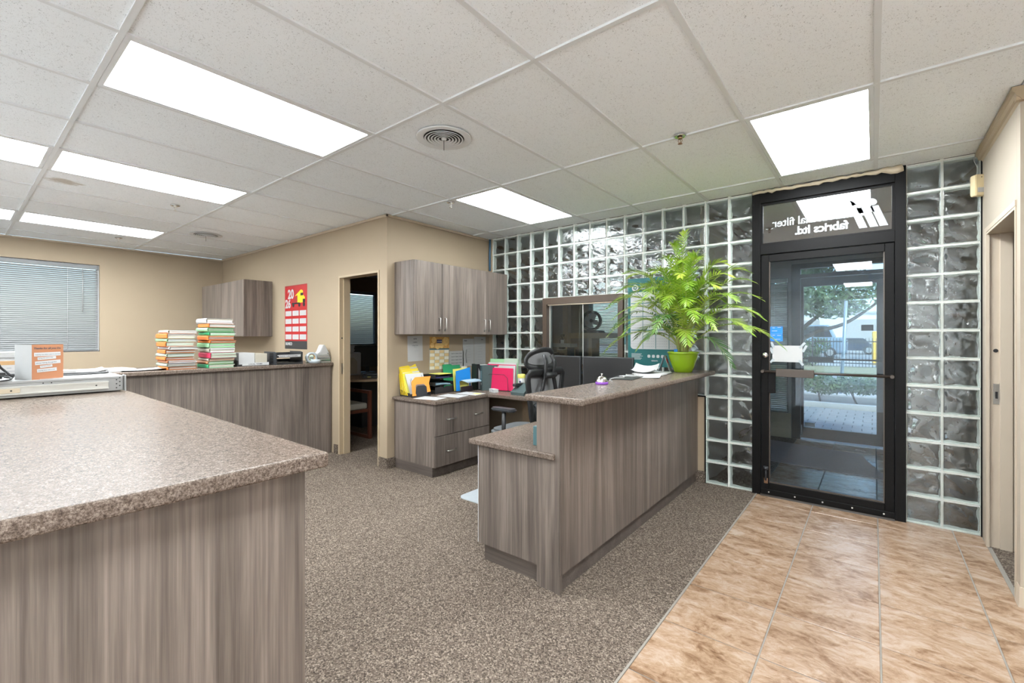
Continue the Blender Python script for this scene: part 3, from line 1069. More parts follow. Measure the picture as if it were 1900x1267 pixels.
# ---- notices on the door glass
pz = thing('taped_paper', 'blank white sheet taped to the glass of the entrance door', 'paper', (-0.567, GY - 0.0065, 1.22))
bm = B()
n = 8
vs = [[bm.verts.new((-0.109 + 0.218 * a / n, -0.0015 * math.sin(a * 2.1 + b) - .0015, -0.069 + 0.138 * b / 5)) for b in range(6)] for a in range(n + 1)]
for a in range(n):
    for b in range(5):
        f = bm.faces.new((vs[a][b], vs[a + 1][b], vs[a + 1][b + 1], vs[a][b + 1]))
        f.smooth = True
obj('sheet', bm, M['paper'], pz)
for x, z, r, l in ((-0.107, 0.075, -0.35, 0.05), (-0.116, 0.028, -0.3, 0.05), (0.108, 0.072, 0.7, 0.06), (0.125, 0.045, 0.45, 0.06), (-0.11, -0.062, 0.8, 0.04), (0.10, -0.072, -0.6, 0.05)):
    mt = Matrix.Translation((x, -0.0042, z)) @ Matrix.Rotation(r, 4, 'Y')
    obj('tape', add_box(B(), -0.009, 0.009, -0.0003, 0.0003, -l / 2, l / 2, mt), M['tape'], pz)
def sticker(z0, z1, lab, flip):
    s = thing('blue_sticker', lab, 'sticker', (-0.646, GY - 0.0052, (z0 + z1) / 2))
    h = (z1 - z0) / 2
    obj('backing', bx(-0.046, 0.046, -0.0006, 0, -h, h), M['skyblue'], s)
    for k, (x0, x1, z) in enumerate(((-.03, -.012, .02), (.008, .034, .024), (-.034, .006, -.006)) if not flip else ((-.03, -.01, .02), (.005, .035, .018), (-.008, .03, -.014))):
        obj('printed_line', bx(x0, x1, -0.0011, -0.0007, z - .0022, z + .0022), M['paper'], s)
sticker(1.389, 1.45, 'upper blue sticker on the entrance door glass, above the taped sheet', False)
sticker(1.326, 1.387, 'lower blue sticker on the entrance door glass, touching the taped sheet tape', True)

# ---- doorway to the dark office (back wall)
d2 = struct_root('door_2')
bm = B()
add_box(bm, -4.84, -4.815, 2.823, 2.95, 0, 2.06)
add_box(bm, -4.075, -4.05, 2.823, 2.95, 0, 2.06)
add_box(bm, -4.84, -4.05, 2.823, 2.95, 2.04, 2.062)
obj('jamb', bm, M['jamb'], d2)
obj('door_stop', bx(-4.815, -4.80, 2.87, 2.95, 0, 2.04), M['jamb'], d2)
obj('strike_plate', bx(-4.815, -4.811, 2.845, 2.868, 0.93, 1.05), M['nickel'], d2)
obj('bumper_hole', add_cyl(B(), (-4.815, 2.853, 1.345), (-4.811, 2.853, 1.345), 0.009, n=10), M['black'], d2)

# ---- doorway in the right wall
d3 = struct_root('door_3')
bm = B()
add_box(bm, 0.574, 0.70, 4.235, 4.27, 0, 2.06)
add_box(bm, 0.574, 0.70, 3.46, 3.475, 0, 2.06)
add_box(bm, 0.574, 0.70, 3.46, 4.27, 2.03, 2.062)
obj('jamb', bm, M['jamb_r'], d3)
bm = B()
add_box(bm, 0.572, 0.588, 4.22, 4.28, 0, 2.07)
add_box(bm, 0.572, 0.588, 3.455, 4.28, 2.045, 2.075)
obj('casing', bm, M['jamb_r'], d3)
obj('door_stop', bx(0.635, 0.69, 4.218, 4.236, 0, 2.035), M['jamb_r'], d3)
sp = obj('strike_plate', bx(0.606, 0.634, 4.231, 4.236, 0.93, 1.06), M['nickel'], d3)
obj('strike_hole', bx(0.614, 0.626, 4.2295, 4.232, 0.965, 1.01), M['black'], sp)
obj('bolt_hole', add_cyl(B(), (0.617, 4.231, 1.275), (0.617, 4.236, 1.275), 0.012, n=12), M['black'], d3)

# ---- exterior door, transom and sidelight
d4 = struct_root('door_4')
EY = 7.1
bm = B()
for a, b, c, d in ((-0.86, -0.76, 0, 2.33), (0.14, 0.22, 0, 2.33), (-0.76, 0.14, 2.265, 2.33), (-0.76, 0.14, 2.14, 2.185)):
    add_box(bm, a, b, EY - 0.02, EY + 0.09, c, d)
obj('door_frame', bm, M['bronze'], d4)
obj('transom_pane', bx(-0.76, 0.14, EY + 0.03, EY + 0.036, 2.18, 2.27), M['pane'], d4)
bm = B()
for a, b, c, d in ((-0.755, -0.725, 0.02, 2.13), (0.03, 0.135, 0.02, 2.13), (-0.725, 0.03, 0.02, 0.16), (-0.725, 0.03, 2.025, 2.13)):
    add_box(bm, a, b, EY + 0.005, EY + 0.05, c, d)
obj('door_leaf', bm, M['bronze'], d4)
obj('glass_pane', bx(-0.727, 0.032, EY + 0.024, EY + 0.03, 0.155, 2.03), M['pane'], d4)
bm = B()
add_cyl(bm, (-0.74, EY - 0.04, 1.07), (0.08, EY - 0.04, 1.07), 0.010, n=8)
b4 = obj('push_bar', bm, M['dark_bronze'], d4)
obj('push_plate', bx(-0.67, -0.40, EY - 0.06, EY - 0.042, 1.035, 1.10), M['bronze'], b4)
obj('bar_mount', bx(-0.75, -0.725, EY - 0.05, EY + .005, 1.05, 1.09), M['bronze'], b4)
obj('door_closer', bx(-0.05, 0.12, EY - 0.055, EY + 0.004, 2.065, 2.12, bev=.004), M['dgrey'], d4)
obj('closer_arm', add_tube(B(), [(-0.02, EY - .05, 2.125), (-0.12, EY - .12, 2.14), (-0.10, EY - 0.02, 2.16)], 0.008, n=6), M['dgrey'], d4)
obj('kick_down_stop', add_cyl(B(), (-0.745, EY - 0.012, 0.06), (-0.745, EY - 0.012, 0.19), 0.009, n=8), M['nickel'], d4)
obj('notice_plate', bx(-0.12, 0.0, EY + 0.018, EY + 0.023, 1.435, 1.51), M['dgrey'], d4)
obj('notice_plate', bx(-0.715, -0.60, EY + 0.018, EY + 0.023, 0.17, 0.225), M['terminal'], d4)
w3 = struct_root('window_3')
bm = B()
for a, b, c, d in ((-1.22, -1.19, .33, 2.16), (-0.93, -0.90, .33, 2.16), (-1.19, -.93, 2.13, 2.16), (-1.19, -.93, .33, .36)):
    add_box(bm, a, b, EY + 0.03, EY + 0.1, c, d)
obj('window_frame', bm, M['bronze'], w3)
obj('window_pane', bx(-1.195, -.925, EY + .06, EY + .066, .34, 2.15), M['pane'], w3)
bm = B()
add_box(bm, -1.24, -0.865, EY - 0.03, EY - 0.001, 0, 0.33)
add_box(bm, -1.24, -0.862, EY - 0.036, EY - 0.03, 0, 0.13)
struct('baseboard_outer', bm, M['tan'])
w4 = struct_root('window_4')
bm = B()
for a, b, c, d in ((-3.95, -3.91, .85, 2.32), (-2.24, -2.2, .85, 2.32), (-3.91, -2.24, 2.28, 2.32), (-3.91, -2.24, .85, .89)):
    add_box(bm, a, b, EY + 0.03, EY + 0.1, c, d)
obj('window_frame', bm, M['bronze'], w4)
obj('window_pane', bx(-3.92, -2.23, EY + .06, EY + .066, .87, 2.3), M['pane'], w4)
for nm, (y0, y1, z0, z1) in (('window_1', WL), ('window_5', WO)):
    w1 = struct_root(nm)
    bm = B()
    for a, b, c, d in ((y0, y0 + .03, z0, z1), (y1 - .03, y1, z0, z1), (y0, y1, z1 - .03, z1), (y0, y1, z0, z0 + .03)):
        add_box(bm, -8.49, -8.45, a, b, c, d)
    obj('window_frame', bm, M['tbar'], w1)
    obj('window_pane', bx(-8.472, -8.466, y0 + .02, y1 - .02, z0 + .02, z1 - .02), M['pane'], w1)

# ---- venetian blinds: every slat its own part
def blind(name_label, axis, c, a0, a1, z0, z1, mat, pitch=0.026, tilt=0.95, wand=None, cords=3, loc_sign=1):
    L = a1 - a0
    rot = 0 if axis == 'x' else PI / 2
    base = ((a0 + a1) / 2, c, z0) if axis == 'x' else (c, (a0 + a1) / 2, z0)
    t = thing('venetian_blind', name_label, 'blind', base, rot)
    H = z1 - z0
    obj('headrail', bx(-L / 2, L / 2, -0.016, 0.014, H - 0.055, H, bev=.003, seg=1), M['slat'] if mat == 'slat' else M[mat], t)
    obj('bottom_rail', bx(-L / 2, L / 2, -0.012, 0.012, 0, 0.018, bev=.003, seg=1), M['slat'] if mat != 'beige_slat' else M[mat], t)
    bm = B()
    w = 0.0135
    secs = [(-w, -0.0006), (-w / 2, 0.0016), (0, 0.0024), (w / 2, 0.0016), (w, -0.0006)]
    ca, sa = math.cos(tilt), math.sin(tilt)
    rows = []
    for x in (-L / 2 + .004, L / 2 - .004):
        rows.append([bm.verts.new((x, p * ca - q * sa, p * sa + q * ca)) for p, q in secs])
    for k in range(4):
        bm.faces.new((rows[0][k], rows[1][k], rows[1][k + 1], rows[0][k + 1])).smooth = True
    me = None
    z = 0.035
    while z < H - 0.06:
        if me is None:
            o = obj('slat', bm, M[mat], t)
            me = o.data
        else:
            o = obj('slat', me, None, t)
        o.location = (0, 0, z)
        z += pitch
    for k in range(cords):
        x = -L / 2 + L * (k + 0.5) / cords if cords > 1 else 0
        obj('ladder_cord', add_cyl(B(), (x, -0.0135, 0.01), (x, -0.0135, H - .05), 0.0012, n=5), M['white'], t)
    if wand is not None:
        obj('tilt_wand', add_cyl(B(), (wand, -0.022, H * 0.45), (wand, -0.018, H - .05), 0.004, n=6), M['terminal'], t)
    return t
def wall_blind(label, y0, y1, z0, z1, mat, tilt, x=-8.43, wand=None):
    t = blind(label, 'y', x, y0, y1, z0, z1, mat, tilt=tilt, wand=wand)
    t.rotation_euler = (0, 0, PI / 2)
    return t
wall_blind('wide white venetian blind in the window on the left wall', WL[0] + .012, WL[1] - .012, WL[2] + .012, WL[3] - .01, 'slat', 1.12, -8.425, wand=0.76)
wall_blind('bluish venetian blind seen through the dark office doorway', WO[0] + .012, WO[1] - .012, WO[2] + .012, WO[3] - .01, 'dark_slat', 1.0, -8.425)
blind('beige blind beside the exterior door, seen through the entrance door glass', 'x', EY - 0.016, -1.215, -0.905, 0.345, 2.15, 'beige_slat', tilt=-1.05, cords=1)
blind('bluish blind behind the sliding service window', 'x', EY - 0.016, -3.94, -2.21, 0.86, 2.31, 'dark_slat', tilt=-0.7)
# ================================================================ counters and cabinets
def slab(bm, x0, x1, y0, y1, z0, z1, bev=0.008):
    return add_box(bm, x0, x1, y0, y1, z0, z1, bev=bev, seg=3)

# foreground counter (L-shaped run that meets the rear counter)
t = thing('service_counter', 'large speckled-top service counter nearest the camera', 'counter', (-3.0, 0.0, 0))
bm = B()
slab(bm, -1.93, 1.862, -1.6, 0.638, 1.020, 1.060)
obj('countertop', bm, M['counter'], t)
bm = B()
add_box(bm, 1.780, 1.805, -1.55, 0.600, 0, 1.020)
obj('front_panel', bm, M['wood'], t)
bm = B()
add_box(bm, -1.93, 1.780, 0.578, 0.600, 0.09, 1.020)
obj('end_panel', bm, M['wood'], t)
bm = B()
add_box(bm, -1.93, 1.780, 0.54, 0.56, 0, 0.09)
obj('kick_board', bm, M['wood_h'], t)

# rear counter
t = thing('rear_counter', 'long grey wood counter against the doorway wall, holding the file piles', 'counter', (-5.3, 0.9, 0))
bm = B()
slab(bm, -0.36, 0.352, -2.5, 1.925, 1.022, 1.060)
obj('countertop', bm, M['counter'], t)
bm = B()
add_box(bm, 0.295, 0.315, -2.45, 1.915, 0.0, 1.022)
obj('front_panel', bm, M['wood'], t)
bm = B()
add_box(bm, -0.32, 0.295, 1.893, 1.915, 0, 1.022)
obj('end_panel', bm, M['wood'], t)

# reception desk
t = thing('reception_desk', 'two-tier grey wood reception desk with a speckled transaction top', 'desk', (-1.4, 3.1, 0))
bm = B()
slab(bm, -0.107, 0.268, -1.115, 1.308, 1.014, 1.050, bev=0.012)
obj('transaction_top', bm, M['counter'], t)
bm = B()
add_box(bm, 0.088, 0.108, -1.078, 1.310, 0.098, 1.014)
obj('front_panel', bm, M['wood'], t)
bm = B()
add_box(bm, -0.046, 0.088, -1.078, -1.058, 0.0, 1.014)
add_box(bm, 0.078, 0.104, -1.082, -1.056, 0.0, 1.014)
obj('end_panel', bm, M['wood'], t)
bm = B()
add_box(bm, -0.046, -0.026, -1.058, 1.310, 0.74, 1.014)
obj('back_panel', bm, M['wood'], t)
bm = B()
add_box(bm, 0.070, 0.092, -1.056, 1.310, 0.0, 0.096)
obj('kick_board', bm, M['wood_h'], t)
bm = B()
slab(bm, -0.547, 0.078, -1.100, 0.55, 0.708, 0.740, bev=0.006)
obj('desktop', bm, M['counter'], t)
bm = B()
add_box(bm, -0.490, 0.078, -1.070, -1.050, 0.108, 0.708)
obj('pedestal_panel', bm, M['wood'], t)
bm = B()
add_box(bm, -0.488, -0.05, -1.050, -0.55, 0.108, 0.708)
obj('pedestal', bm, M['wood'], t)
obj('pedestal_edge', bx(-0.497, -0.490, -1.066, -1.052, 0.108, 0.706), M['tbar'], t)
bm = B()
add_box(bm, -0.465, 0.06, -1.040, -0.57, 0.0, 0.108)
obj('pedestal_kick', bm, M['wood_h'], t)
for k in range(3):
    f = obj('drawer', bx(-0.508, -0.492, -1.045, -0.555, 0.115 + k * .2, 0.308 + k * .2), M['wood'], t)
    obj('handle', add_tube(B(), [(-0.508, -.86, .25 + k * .2), (-.532, -.86, .25 + k * .2), (-.532, -.74, .25 + k * .2), (-.508, -.74, .25 + k * .2)], .005, n=6), M['nickel'], f)

# corner workstation
t = thing('corner_workstation', 'L-shaped corner desk top along the wall cabinets and glass blocks', 'desk', (-3.5, 3.6, 0))
bm = B()
add_prism(bm, [(-0.415, -0.71), (0.25, -0.71), (0.25, 0.04), (0.30, 0.06), (1.55, 0.06), (1.55, 0.80), (-0.415, 0.80)], 'z', 0.708, 0.740)
bmesh.ops.recalc_face_normals(bm, faces=bm.faces)
bmesh.ops.bevel(bm, geom=[e for e in bm.edges if abs(e.verts[0].co.z - e.verts[1].co.z) < 1e-4], offset=0.006, segments=2, affect='EDGES')
obj('desktop', bm, M['counter'], t)
bm = B()
add_box(bm, 0.20, 1.55, 0.72, 0.74, 0.25, 0.708)
obj('modesty_panel', bm, M['tan'], t)
cb = obj('under_desk_cable', add_tube(B(), [(0.32, .52, .70), (0.45, .55, .66), (.62, .58, .62), (.85, .6, .60), (1.1, .6, .63)], .006, n=6), M['black'], t)
obj('under_desk_cable', add_tube(B(), [(0.40, .6, .48), (0.55, .62, .40), (.75, .64, .34)], .006, n=6), M['black'], t)

t = thing('file_cabinet', 'grey wood two-drawer file cabinet under the corner desk', 'cabinet', (-3.6, 3.31, 0))
bm = B()
add_box(bm, -0.315, 0.300, -0.392, 0.392, 0.098, 0.707)
obj('cabinet_body', bm, M['wood'], t)
bm = B()
add_box(bm, -0.31, 0.272, -0.388, 0.385, 0, 0.098)
obj('kick_board', bm, M['wood_h'], t)
def bar_handle(parent, p0, p1, out, r=0.0048):
    p0, p1, out = Vector(p0), Vector(p1), Vector(out)
    d = (p1 - p0) * .08
    obj('handle', add_tube(B(), [p0, p0 + out * .8 + d * .2, p0 + out + d, p1 + out - d, p1 + out * .8 - d * .2, p1], r, n=8), M['nickel'], parent)
for z0, z1, hz in ((0.100, 0.394, 0.24), (0.401, 0.704, 0.55)):
    f = obj('drawer', bx(0.301, 0.319, -0.390, 0.390, z0, z1, bev=.001, seg=1), M['wood'], t)
    bar_handle(f, (0.319, -0.245, hz), (0.319, -0.125, hz), (0.024, 0, 0))
    bar_handle(f, (0.319, 0.150, hz), (0.319, 0.270, hz), (0.024, 0, 0))

# wall cabinets
t = thing('wall_cabinet', 'three-door grey wood wall cabinet above the corner desk', 'cabinet', (-3.92, 3.655, 1.387))
bm = B()
add_box(bm, 0.001, 0.305, -0.732, 0.732, 0.0, 0.755)
obj('cabinet_body', bm, M['wood'], t)
for y0, y1, hs in ((-0.732, -0.364, (1,)), (-0.361, 0.345, (-1, 1)), (0.348, 0.732, (-1,))):
    d = obj('door', bx(0.307, 0.327, y0 + .0015, y1 - .0015, 0.002, 0.753, bev=.001, seg=1), M['wood'], t)
    for s in hs:
        y = y1 - 0.04 if s > 0 else y0 + 0.04
        bar_handle(d, (0.327, y, 0.055), (0.327, y, 0.175), (0.024, 0, 0))
        obj('lock', add_cyl(B(), (0.327, y, 0.04), (0.330, y, 0.04), .007, n=10), M['dgrey'], d)
t = thing('wall_cabinet', 'grey wood wall cabinet left of the red calendar', 'cabinet', (-7.36, 2.83, 1.365))
bm = B()
add_box(bm, -0.78, 0.80, -0.35, -0.001, 0, 0.765)
obj('cabinet_body', bm, M['wood'], t)
for x0, x1 in ((-0.78, 0.01), (0.013, 0.80)):
    d = obj('door', bx(x0 + .001, x1 - .001, -0.37, -0.352, 0.002, 0.763, bev=.001, seg=1), M['wood'], t)
    if x0 > 0:
        for x in (0.42, 0.50):
            bar_handle(d, (x, -0.37, 0.06), (x, -0.37, 0.18), (0, -0.024, 0))

# ================================================================ office chair
def office_chair():
    t = thing('office_chair', 'black mesh swivel chair with headrest behind the reception desk', 'chair', (-2.47, 3.25, 0), PI / 2)
    # local: chair faces +y, built facing +y then turned to face -x
    for k in range(5):
        a = k * 2 * PI / 5 + .3
        leg = obj('base_leg', add_tube(B(), [(0, 0, .11), (.15 * math.cos(a), .15 * math.sin(a), .10), (.3 * math.cos(a), .3 * math.sin(a), .075)], .02, n=8), M['black'], t)
        obj('caster', add_cyl(B(), (.3 * math.cos(a) - .02 * math.sin(a), .3 * math.sin(a) + .02 * math.cos(a), .034), (.3 * math.cos(a) + .02 * math.sin(a), .3 * math.sin(a) - .02 * math.cos(a), .034), .027, n=14), M['black'], leg)
    obj('gas_lift', add_cyl(B(), (0, 0, .1), (0, 0, .46), .028, n=14), M['black'], t)
    bm = B()
    add_prism(bm, rrect(.50, .48, .13, n=6), 'z', .475, .545)
    bmesh.ops.recalc_face_normals(bm, faces=bm.faces)
    bmesh.ops.bevel(bm, geom=[e for e in bm.edges if abs(e.verts[0].co.z - e.verts[1].co.z) < 1e-4], offset=.022, segments=3, affect='EDGES')
    obj('seat', bm, M['seatgrey'], t)
    obj('seat_pan', bx(-.19, .19, -.17, .17, .452, .475, bev=.01), M['black'], t)
    def yb(z):                  # back profile, lumbar curve
        u = (z - .56) / .5
        return -.235 - .035 * math.sin(u * 2.6 + 2.2) - .05 * u
    # back frame outline (x half width by height)
    outl = [(.0, .585), (.15, .585), (.205, .62), (.225, .70), (.232, .80), (.245, .90), (.262, .99), (.262, 1.035), (.235, 1.058), (.14, 1.062), (.0, 1.06)]
    ring = [(x, yb(z), z) for x, z in outl] + [(-x, yb(z), z) for x, z in reversed(outl[1:-1])]
    obj('back_frame', add_tube(B(), ring, .027, n=10, closed=True, flat_=(.014, .034), upv=(0, 1, 0)), M['black'], t)
    bm = B()
    zs = [.60, .66, .72, .80, .88, .96, 1.05]
    rows = []
    for z in zs:
        hw_ = .19 if z < .62 else (.215 if z < .75 else .235)
        rows.append([bm.verts.new((x * hw_, yb(z) + .008 + .02 * (1 - x * x), z)) for x in (-1, -.5, 0, .5, 1)])
    for a, b in zip(rows, rows[1:]):
        for k in range(4):
            bm.faces.new((a[k], a[k + 1], b[k + 1], b[k])).smooth = True
    obj('back_mesh', bm, M['mesh'], t)
    # Y-shaped spine
    for s in (-1, 1):
        obj('spine_arm', add_tube(B(), [(s * .055, yb(1.2) + .01, 1.205), (s * .07, yb(1.12) - .035, 1.14), (s * .06, yb(1.03) - .035, 1.03), (s * .10, yb(.92) - .035, .92), (s * .16, yb(.78) - .02, .78), (s * .20, yb(.66) - .01, .66)], .018, n=10, flat_=(.013, .023), upv=(0, 1, 0)), M['black'], t)
    obj('spine_bridge', add_tube(B(), [(-.08, yb(1.04) - .035, 1.035), (0, yb(1.04) - .045, 1.03), (.08, yb(1.04) - .035, 1.035)], .028, n=8), M['black'], t)
    obj('back_strut', add_tube(B(), [(0, -.05, .455), (0, -.26, .50), (0, yb(.62) - .035, .62), (0, yb(.72) - .03, .72)], .03, n=8, flat_=(.022, .04)), M['black'], t)
    for s in (-1, 1):
        obj('lumbar_arm', add_tube(B(), [(0, yb(.66) - .05, .64), (s * .10, yb(.72) - .05, .71), (s * .20, yb(.80) - .02, .80)], .014, n=7, flat_=(.012, .02)), M['dgrey'], t)
    # headrest
    hz = 1.155
    ho = []
    for k in range(28):
        a = 2 * PI * k / 28
        x = .205 * math.copysign(abs(math.cos(a)) ** .75, math.cos(a))
        z = hz + .075 * math.copysign(abs(math.sin(a)) ** .8, math.sin(a)) + .02 * (1 - (x / .205) ** 2)
        ho.append((x, yb(1.06) + .02 + .05 * abs(x / .205) ** 2, z))
    obj('headrest_frame', add_tube(B(), ho, .018, n=10, closed=True, flat_=(.013, .025), upv=(0, 1, 0)), M['black'], t)
    bm = B()
    c = bm.verts.new((0, yb(1.06) + .012, hz + .01))
    rv = [bm.verts.new(p) for p in ho]
    for k in range(28):
        bm.faces.new((c, rv[k], rv[(k + 1) % 28])).smooth = True
    obj('headrest_mesh', bm, M['mesh'], t)
    for s in (-1, 1):
        bm = B()
        add_prism(bm, rrect(.095, .25, .045, n=5), 'z', .735, .762)
        bmesh.ops.recalc_face_normals(bm, faces=bm.faces)
        bmesh.ops.bevel(bm, geom=[e for e in bm.edges if abs(e.verts[0].co.z - e.verts[1].co.z) < 1e-4], offset=.01, segments=2, affect='EDGES')
        p = obj('armrest', bm, M['dgrey'], t, (s * .315, -.03, 0))
        obj('arm_post', add_tube(B(), [(-s * .13, 0, .46), (-s * .03, 0, .47), (-s * .01, .01, .54), (0, .0, .74)], .02, n=8, flat_=(.028, .018)), M['black'], p)
    return t
office_chair()
cm = obj('chair_mat', None or add_prism(B(), rrect(.86, 1.0, .07, n=5, cx=-2.33, cy=3.20), 'z', 0.0, 0.006), M['matplastic'])
tag(cm, 'pale plastic chair mat on the carpet under the swivel chair', 'chair mat')

# ================================================================ monitors
def monitor(label, loc, rz, w):
    t = thing('computer_monitor', label, 'monitor', loc, rz, 'two dark monitors on the desk')
    z0, z1 = 0.085, 0.425
    obj('bezel', bx(-w / 2, w / 2, -.012, .02, z0, z1, bev=.006), M['dgrey'], t)
    obj('screen', bx(-w / 2 + .012, w / 2 - .012, -.0135, -.011, z0 + .02, z1 - .012), M['screen'], t)
    obj('stand_neck', bx(-.035, .035, .02, .045, 0.01, .3, bev=.005), M['dgrey'], t)
    obj('stand_foot', add_prism(B(), rrect(.24, .19, .05, n=4, cy=.03), 'z', 0, .012), M['dgrey'], t)
monitor('dark monitor behind the office chair headrest', (-2.63, 4.03, .74), -.06, .63)
monitor('dark monitor below the palm, right of the chair', (-2.03, 4.03, .74), .10, .52)

# ================================================================ rack server and things on the front counter
ZC = 1.06
t = thing('rack_server', 'grey metal rack server chassis lying on the front counter', 'server', (-3.5, 0.0, ZC))
bm = B()
add_box(bm, -0.235, 0.205, -0.62, 0.615, 0.006, 0.088, bev=.002, seg=1)
obj('chassis', bm, M['plate'], t)
bm = B()
add_box(bm, 0.206, 0.214, -0.62, 0.55, 0.022, 0.062, bev=.001, seg=1)
add_box(bm, 0.214, 0.219, -0.62, 0.55, 0.022, 0.028)
add_box(bm, 0.214, 0.219, -0.62, 0.55, 0.056, 0.062)
r_ = obj('slide_rail', bm, M['zinc'], t)
bm = B()
add_box(bm, 0.2142, 0.2195, -0.62, 0.22, 0.030, 0.053, bev=.001, seg=1)
obj('inner_rail', bm, M['tan_zinc'], r_)
bm = B()
for y in (0.19, 0.11, 0.05, -.05):
    add_cyl(bm, (0.2193, y, .042), (0.2203, y, .042), .004, n=8)
for y in (0.30, 0.33):
    add_cyl(bm, (0.2055, y, .070), (0.2063, y, .070), .003, n=8)
add_cyl(bm, (0.2140, 0.50, .042), (0.2146, 0.50, .042), .004, n=8)
obj('rivet', bm, M['black'], t)['kind'] = 'stuff'
bm = B()
for k in range(6):
    add_cyl(bm, (0.2052, 0.585 + .014 * (k % 2), .022 + .011 * k), (0.2062, 0.585 + .014 * (k % 2), .022 + .011 * k), .0035, n=8)
obj('side_hole', bm, M['black'], t)['kind'] = 'stuff'
bm = B()
add_box(bm, 0.17, 0.238, 0.616, 0.621, 0.004, 0.092, bev=.001, seg=1)
add_box(bm, -0.262, -0.235, 0.616, 0.621, 0.004, 0.092, bev=.001, seg=1)
obj('rack_ear', bm, M['plate'], t)
obj('seam', bx(0.2045, 0.2058, -0.62, 0.6, .0745, .0758), M['dgrey'], t)
obj('vent_strip', bx(0.2052, 0.2062, -0.08, 0.06, .067, .072), M['dgrey'], t)

ZS = ZC + 0.088
# standing thank-you card (folded)
t = thing('greeting_card', 'folded orange thank-you card standing on the metal server', 'card', (-3.315, 0.262, ZS))
W, Hc = .128, .178
fa = math.radians(68)       # front leaf turned toward the camera
def leaf_panel(name, ang, mat, w):
    mt = Matrix.Rotation(ang, 4, 'Z')
    return obj(name, add_box(B(), 0, w, -.0007, .0007, 0, Hc, mt), mat, t), mt
fr, mt = leaf_panel('card_front', math.radians(112), M['peach'], W)
bk, mtb = leaf_panel('card_back', math.radians(203), M['paper'], W)
def on_front(x, z):
    # room-facing side of the front leaf
    return frame_mtx(mt @ Vector((x, -.0012, z)), mt.to_3x3() @ Vector((1, 0, 0)), (0, 0, 1))
put_text('lettering', text_mesh('Thanks for all you Do', .0125, .0002, bold=.0004, shear=.15), M['ink'], fr, on_front(.006, .155))
for x, z, w, h, r, s, sz in ((.008, .122, .108, .019, .02, 'helping out when you\'re needed', .0078), (.022, .103, .075, .014, .07, 'going the extra mile', .0072),
                     (.012, .078, .104, .018, .06, 'always being thoughtful', .0088), (.032, .062, .05, .012, .10, 'so very much', .0072), (.020, .040, .08, .017, .06, 'sharing time with us all', .0072)):
    m2 = on_front(x, z) @ Matrix.Rotation(r, 4, 'Z')
    st_ = obj('strip', add_box(B(), 0, w, -.004, h - .004, 0, .0006), M['paper'], fr)
    st_.matrix_local = m2
    put_text('lettering', text_mesh(s, sz, .0001), M['ink'], fr, m2 @ Matrix.Translation((.004, .002, .0009)))
# loose sheets, cable, small grey device
def sheet(name, label, cat, loc, rz, w, h, mat='paper', group=None, lines=0, lmat='gink', curl=.0):
    t_ = thing(name, label, cat, loc, rz, group)
    bm_ = B()
    n_ = 6
    vs_ = [[bm_.verts.new((-w / 2 + w * a / n_, -h / 2 + h * b / n_, .0012 + curl * ((a / n_ - .5) ** 2 + (b / n_ - .3) ** 2))) for b in range(n_ + 1)] for a in range(n_ + 1)]
    vb_ = [[bm_.verts.new(v.co - Vector((0, 0, .0009))) for v in r] for r in vs_]
    for a in range(n_):
        for b in range(n_):
            bm_.faces.new((vs_[a][b], vs_[a + 1][b], vs_[a + 1][b + 1], vs_[a][b + 1]))
            bm_.faces.new((vb_[a][b], vb_[a][b + 1], vb_[a + 1][b + 1], vb_[a + 1][b]))
    obj('sheet', bm_, M[mat], t_)
    if lines:
        bm_ = B()
        rnd = random.Random(lines * 3 + int(w * 1000))
        for k in range(lines):
            yy = h / 2 - .03 - k * (h - .06) / lines
            x0 = -w / 2 + .02
            while x0 < w / 2 - .04:
                l = rnd.uniform(.015, .05)
                add_box(bm_, x0, min(x0 + l, w / 2 - .015), yy, yy + .004, .0016 + curl * .12, .0019 + curl * .12)
                x0 += l + rnd.uniform(.006, .03)
        obj('print', bm_, M[lmat], t_)
    return t_
sheet('paper_sheet', 'white sheet under the cable on the metal server', 'paper', (-3.52, .40, ZS), .05, .21, .28)
sheet('paper_sheet', 'white sheet sticking out beneath the thank-you card', 'paper', (-3.375, .385, ZS + .0005), .12, .10, .20)
pts = []
for k in range(40):
    a = 2 * PI * k / 39 * .8 - .3
    pts.append((-3.50 + .055 * math.sin(a) * (1 + .1 * math.sin(3 * a)), .47 - .16 * math.cos(a * .5 + .2) + .03, ZS + .008))
pts = [(-3.62, .08, ZS + .007), (-3.60, .25, ZS + .008), (-3.585, .40, ZS + .008), (-3.575, .52, ZS + .008), (-3.55, .575, ZS + .008), (-3.51, .585, ZS + .008), (-3.475, .56, ZS + .009), (-3.465, .50, ZS + .008), (-3.455, .42, ZS + .008), (-3.445, .34, ZS + .012), (-3.47, .27, ZS + .02), (-3.52, .20, ZS + .02), (-3.56, .05, ZS + .012)]
def smooth_path(p, n=6):
    p = [Vector(q) for q in p]
    out = []
    for i in range(len(p) - 1):
        a, b, c, d = p[max(i - 1, 0)], p[i], p[i + 1], p[min(i + 2, len(p) - 1)]
        for k in range(n):
            u = k / n
            out.append(.5 * ((2 * b) + (c - a) * u + (2 * a - 5 * b + 4 * c - d) * u * u + (3 * b - a - 3 * c + d) * u ** 3))
    return out + [p[-1]]
o = obj('power_cable', add_tube(B(), smooth_path(pts), .0045, n=7), M['black'])
tag(o, 'black power cable looped across the top of the metal server', 'cable')
t = thing('desktop_switch', 'small grey metal box with black plugs at the photo edge on the server', 'network box', (-3.36, .045, ZS))
obj('case', bx(-.075, .075, -.12, .085, 0, .056, bev=.003), M['plate'], t)
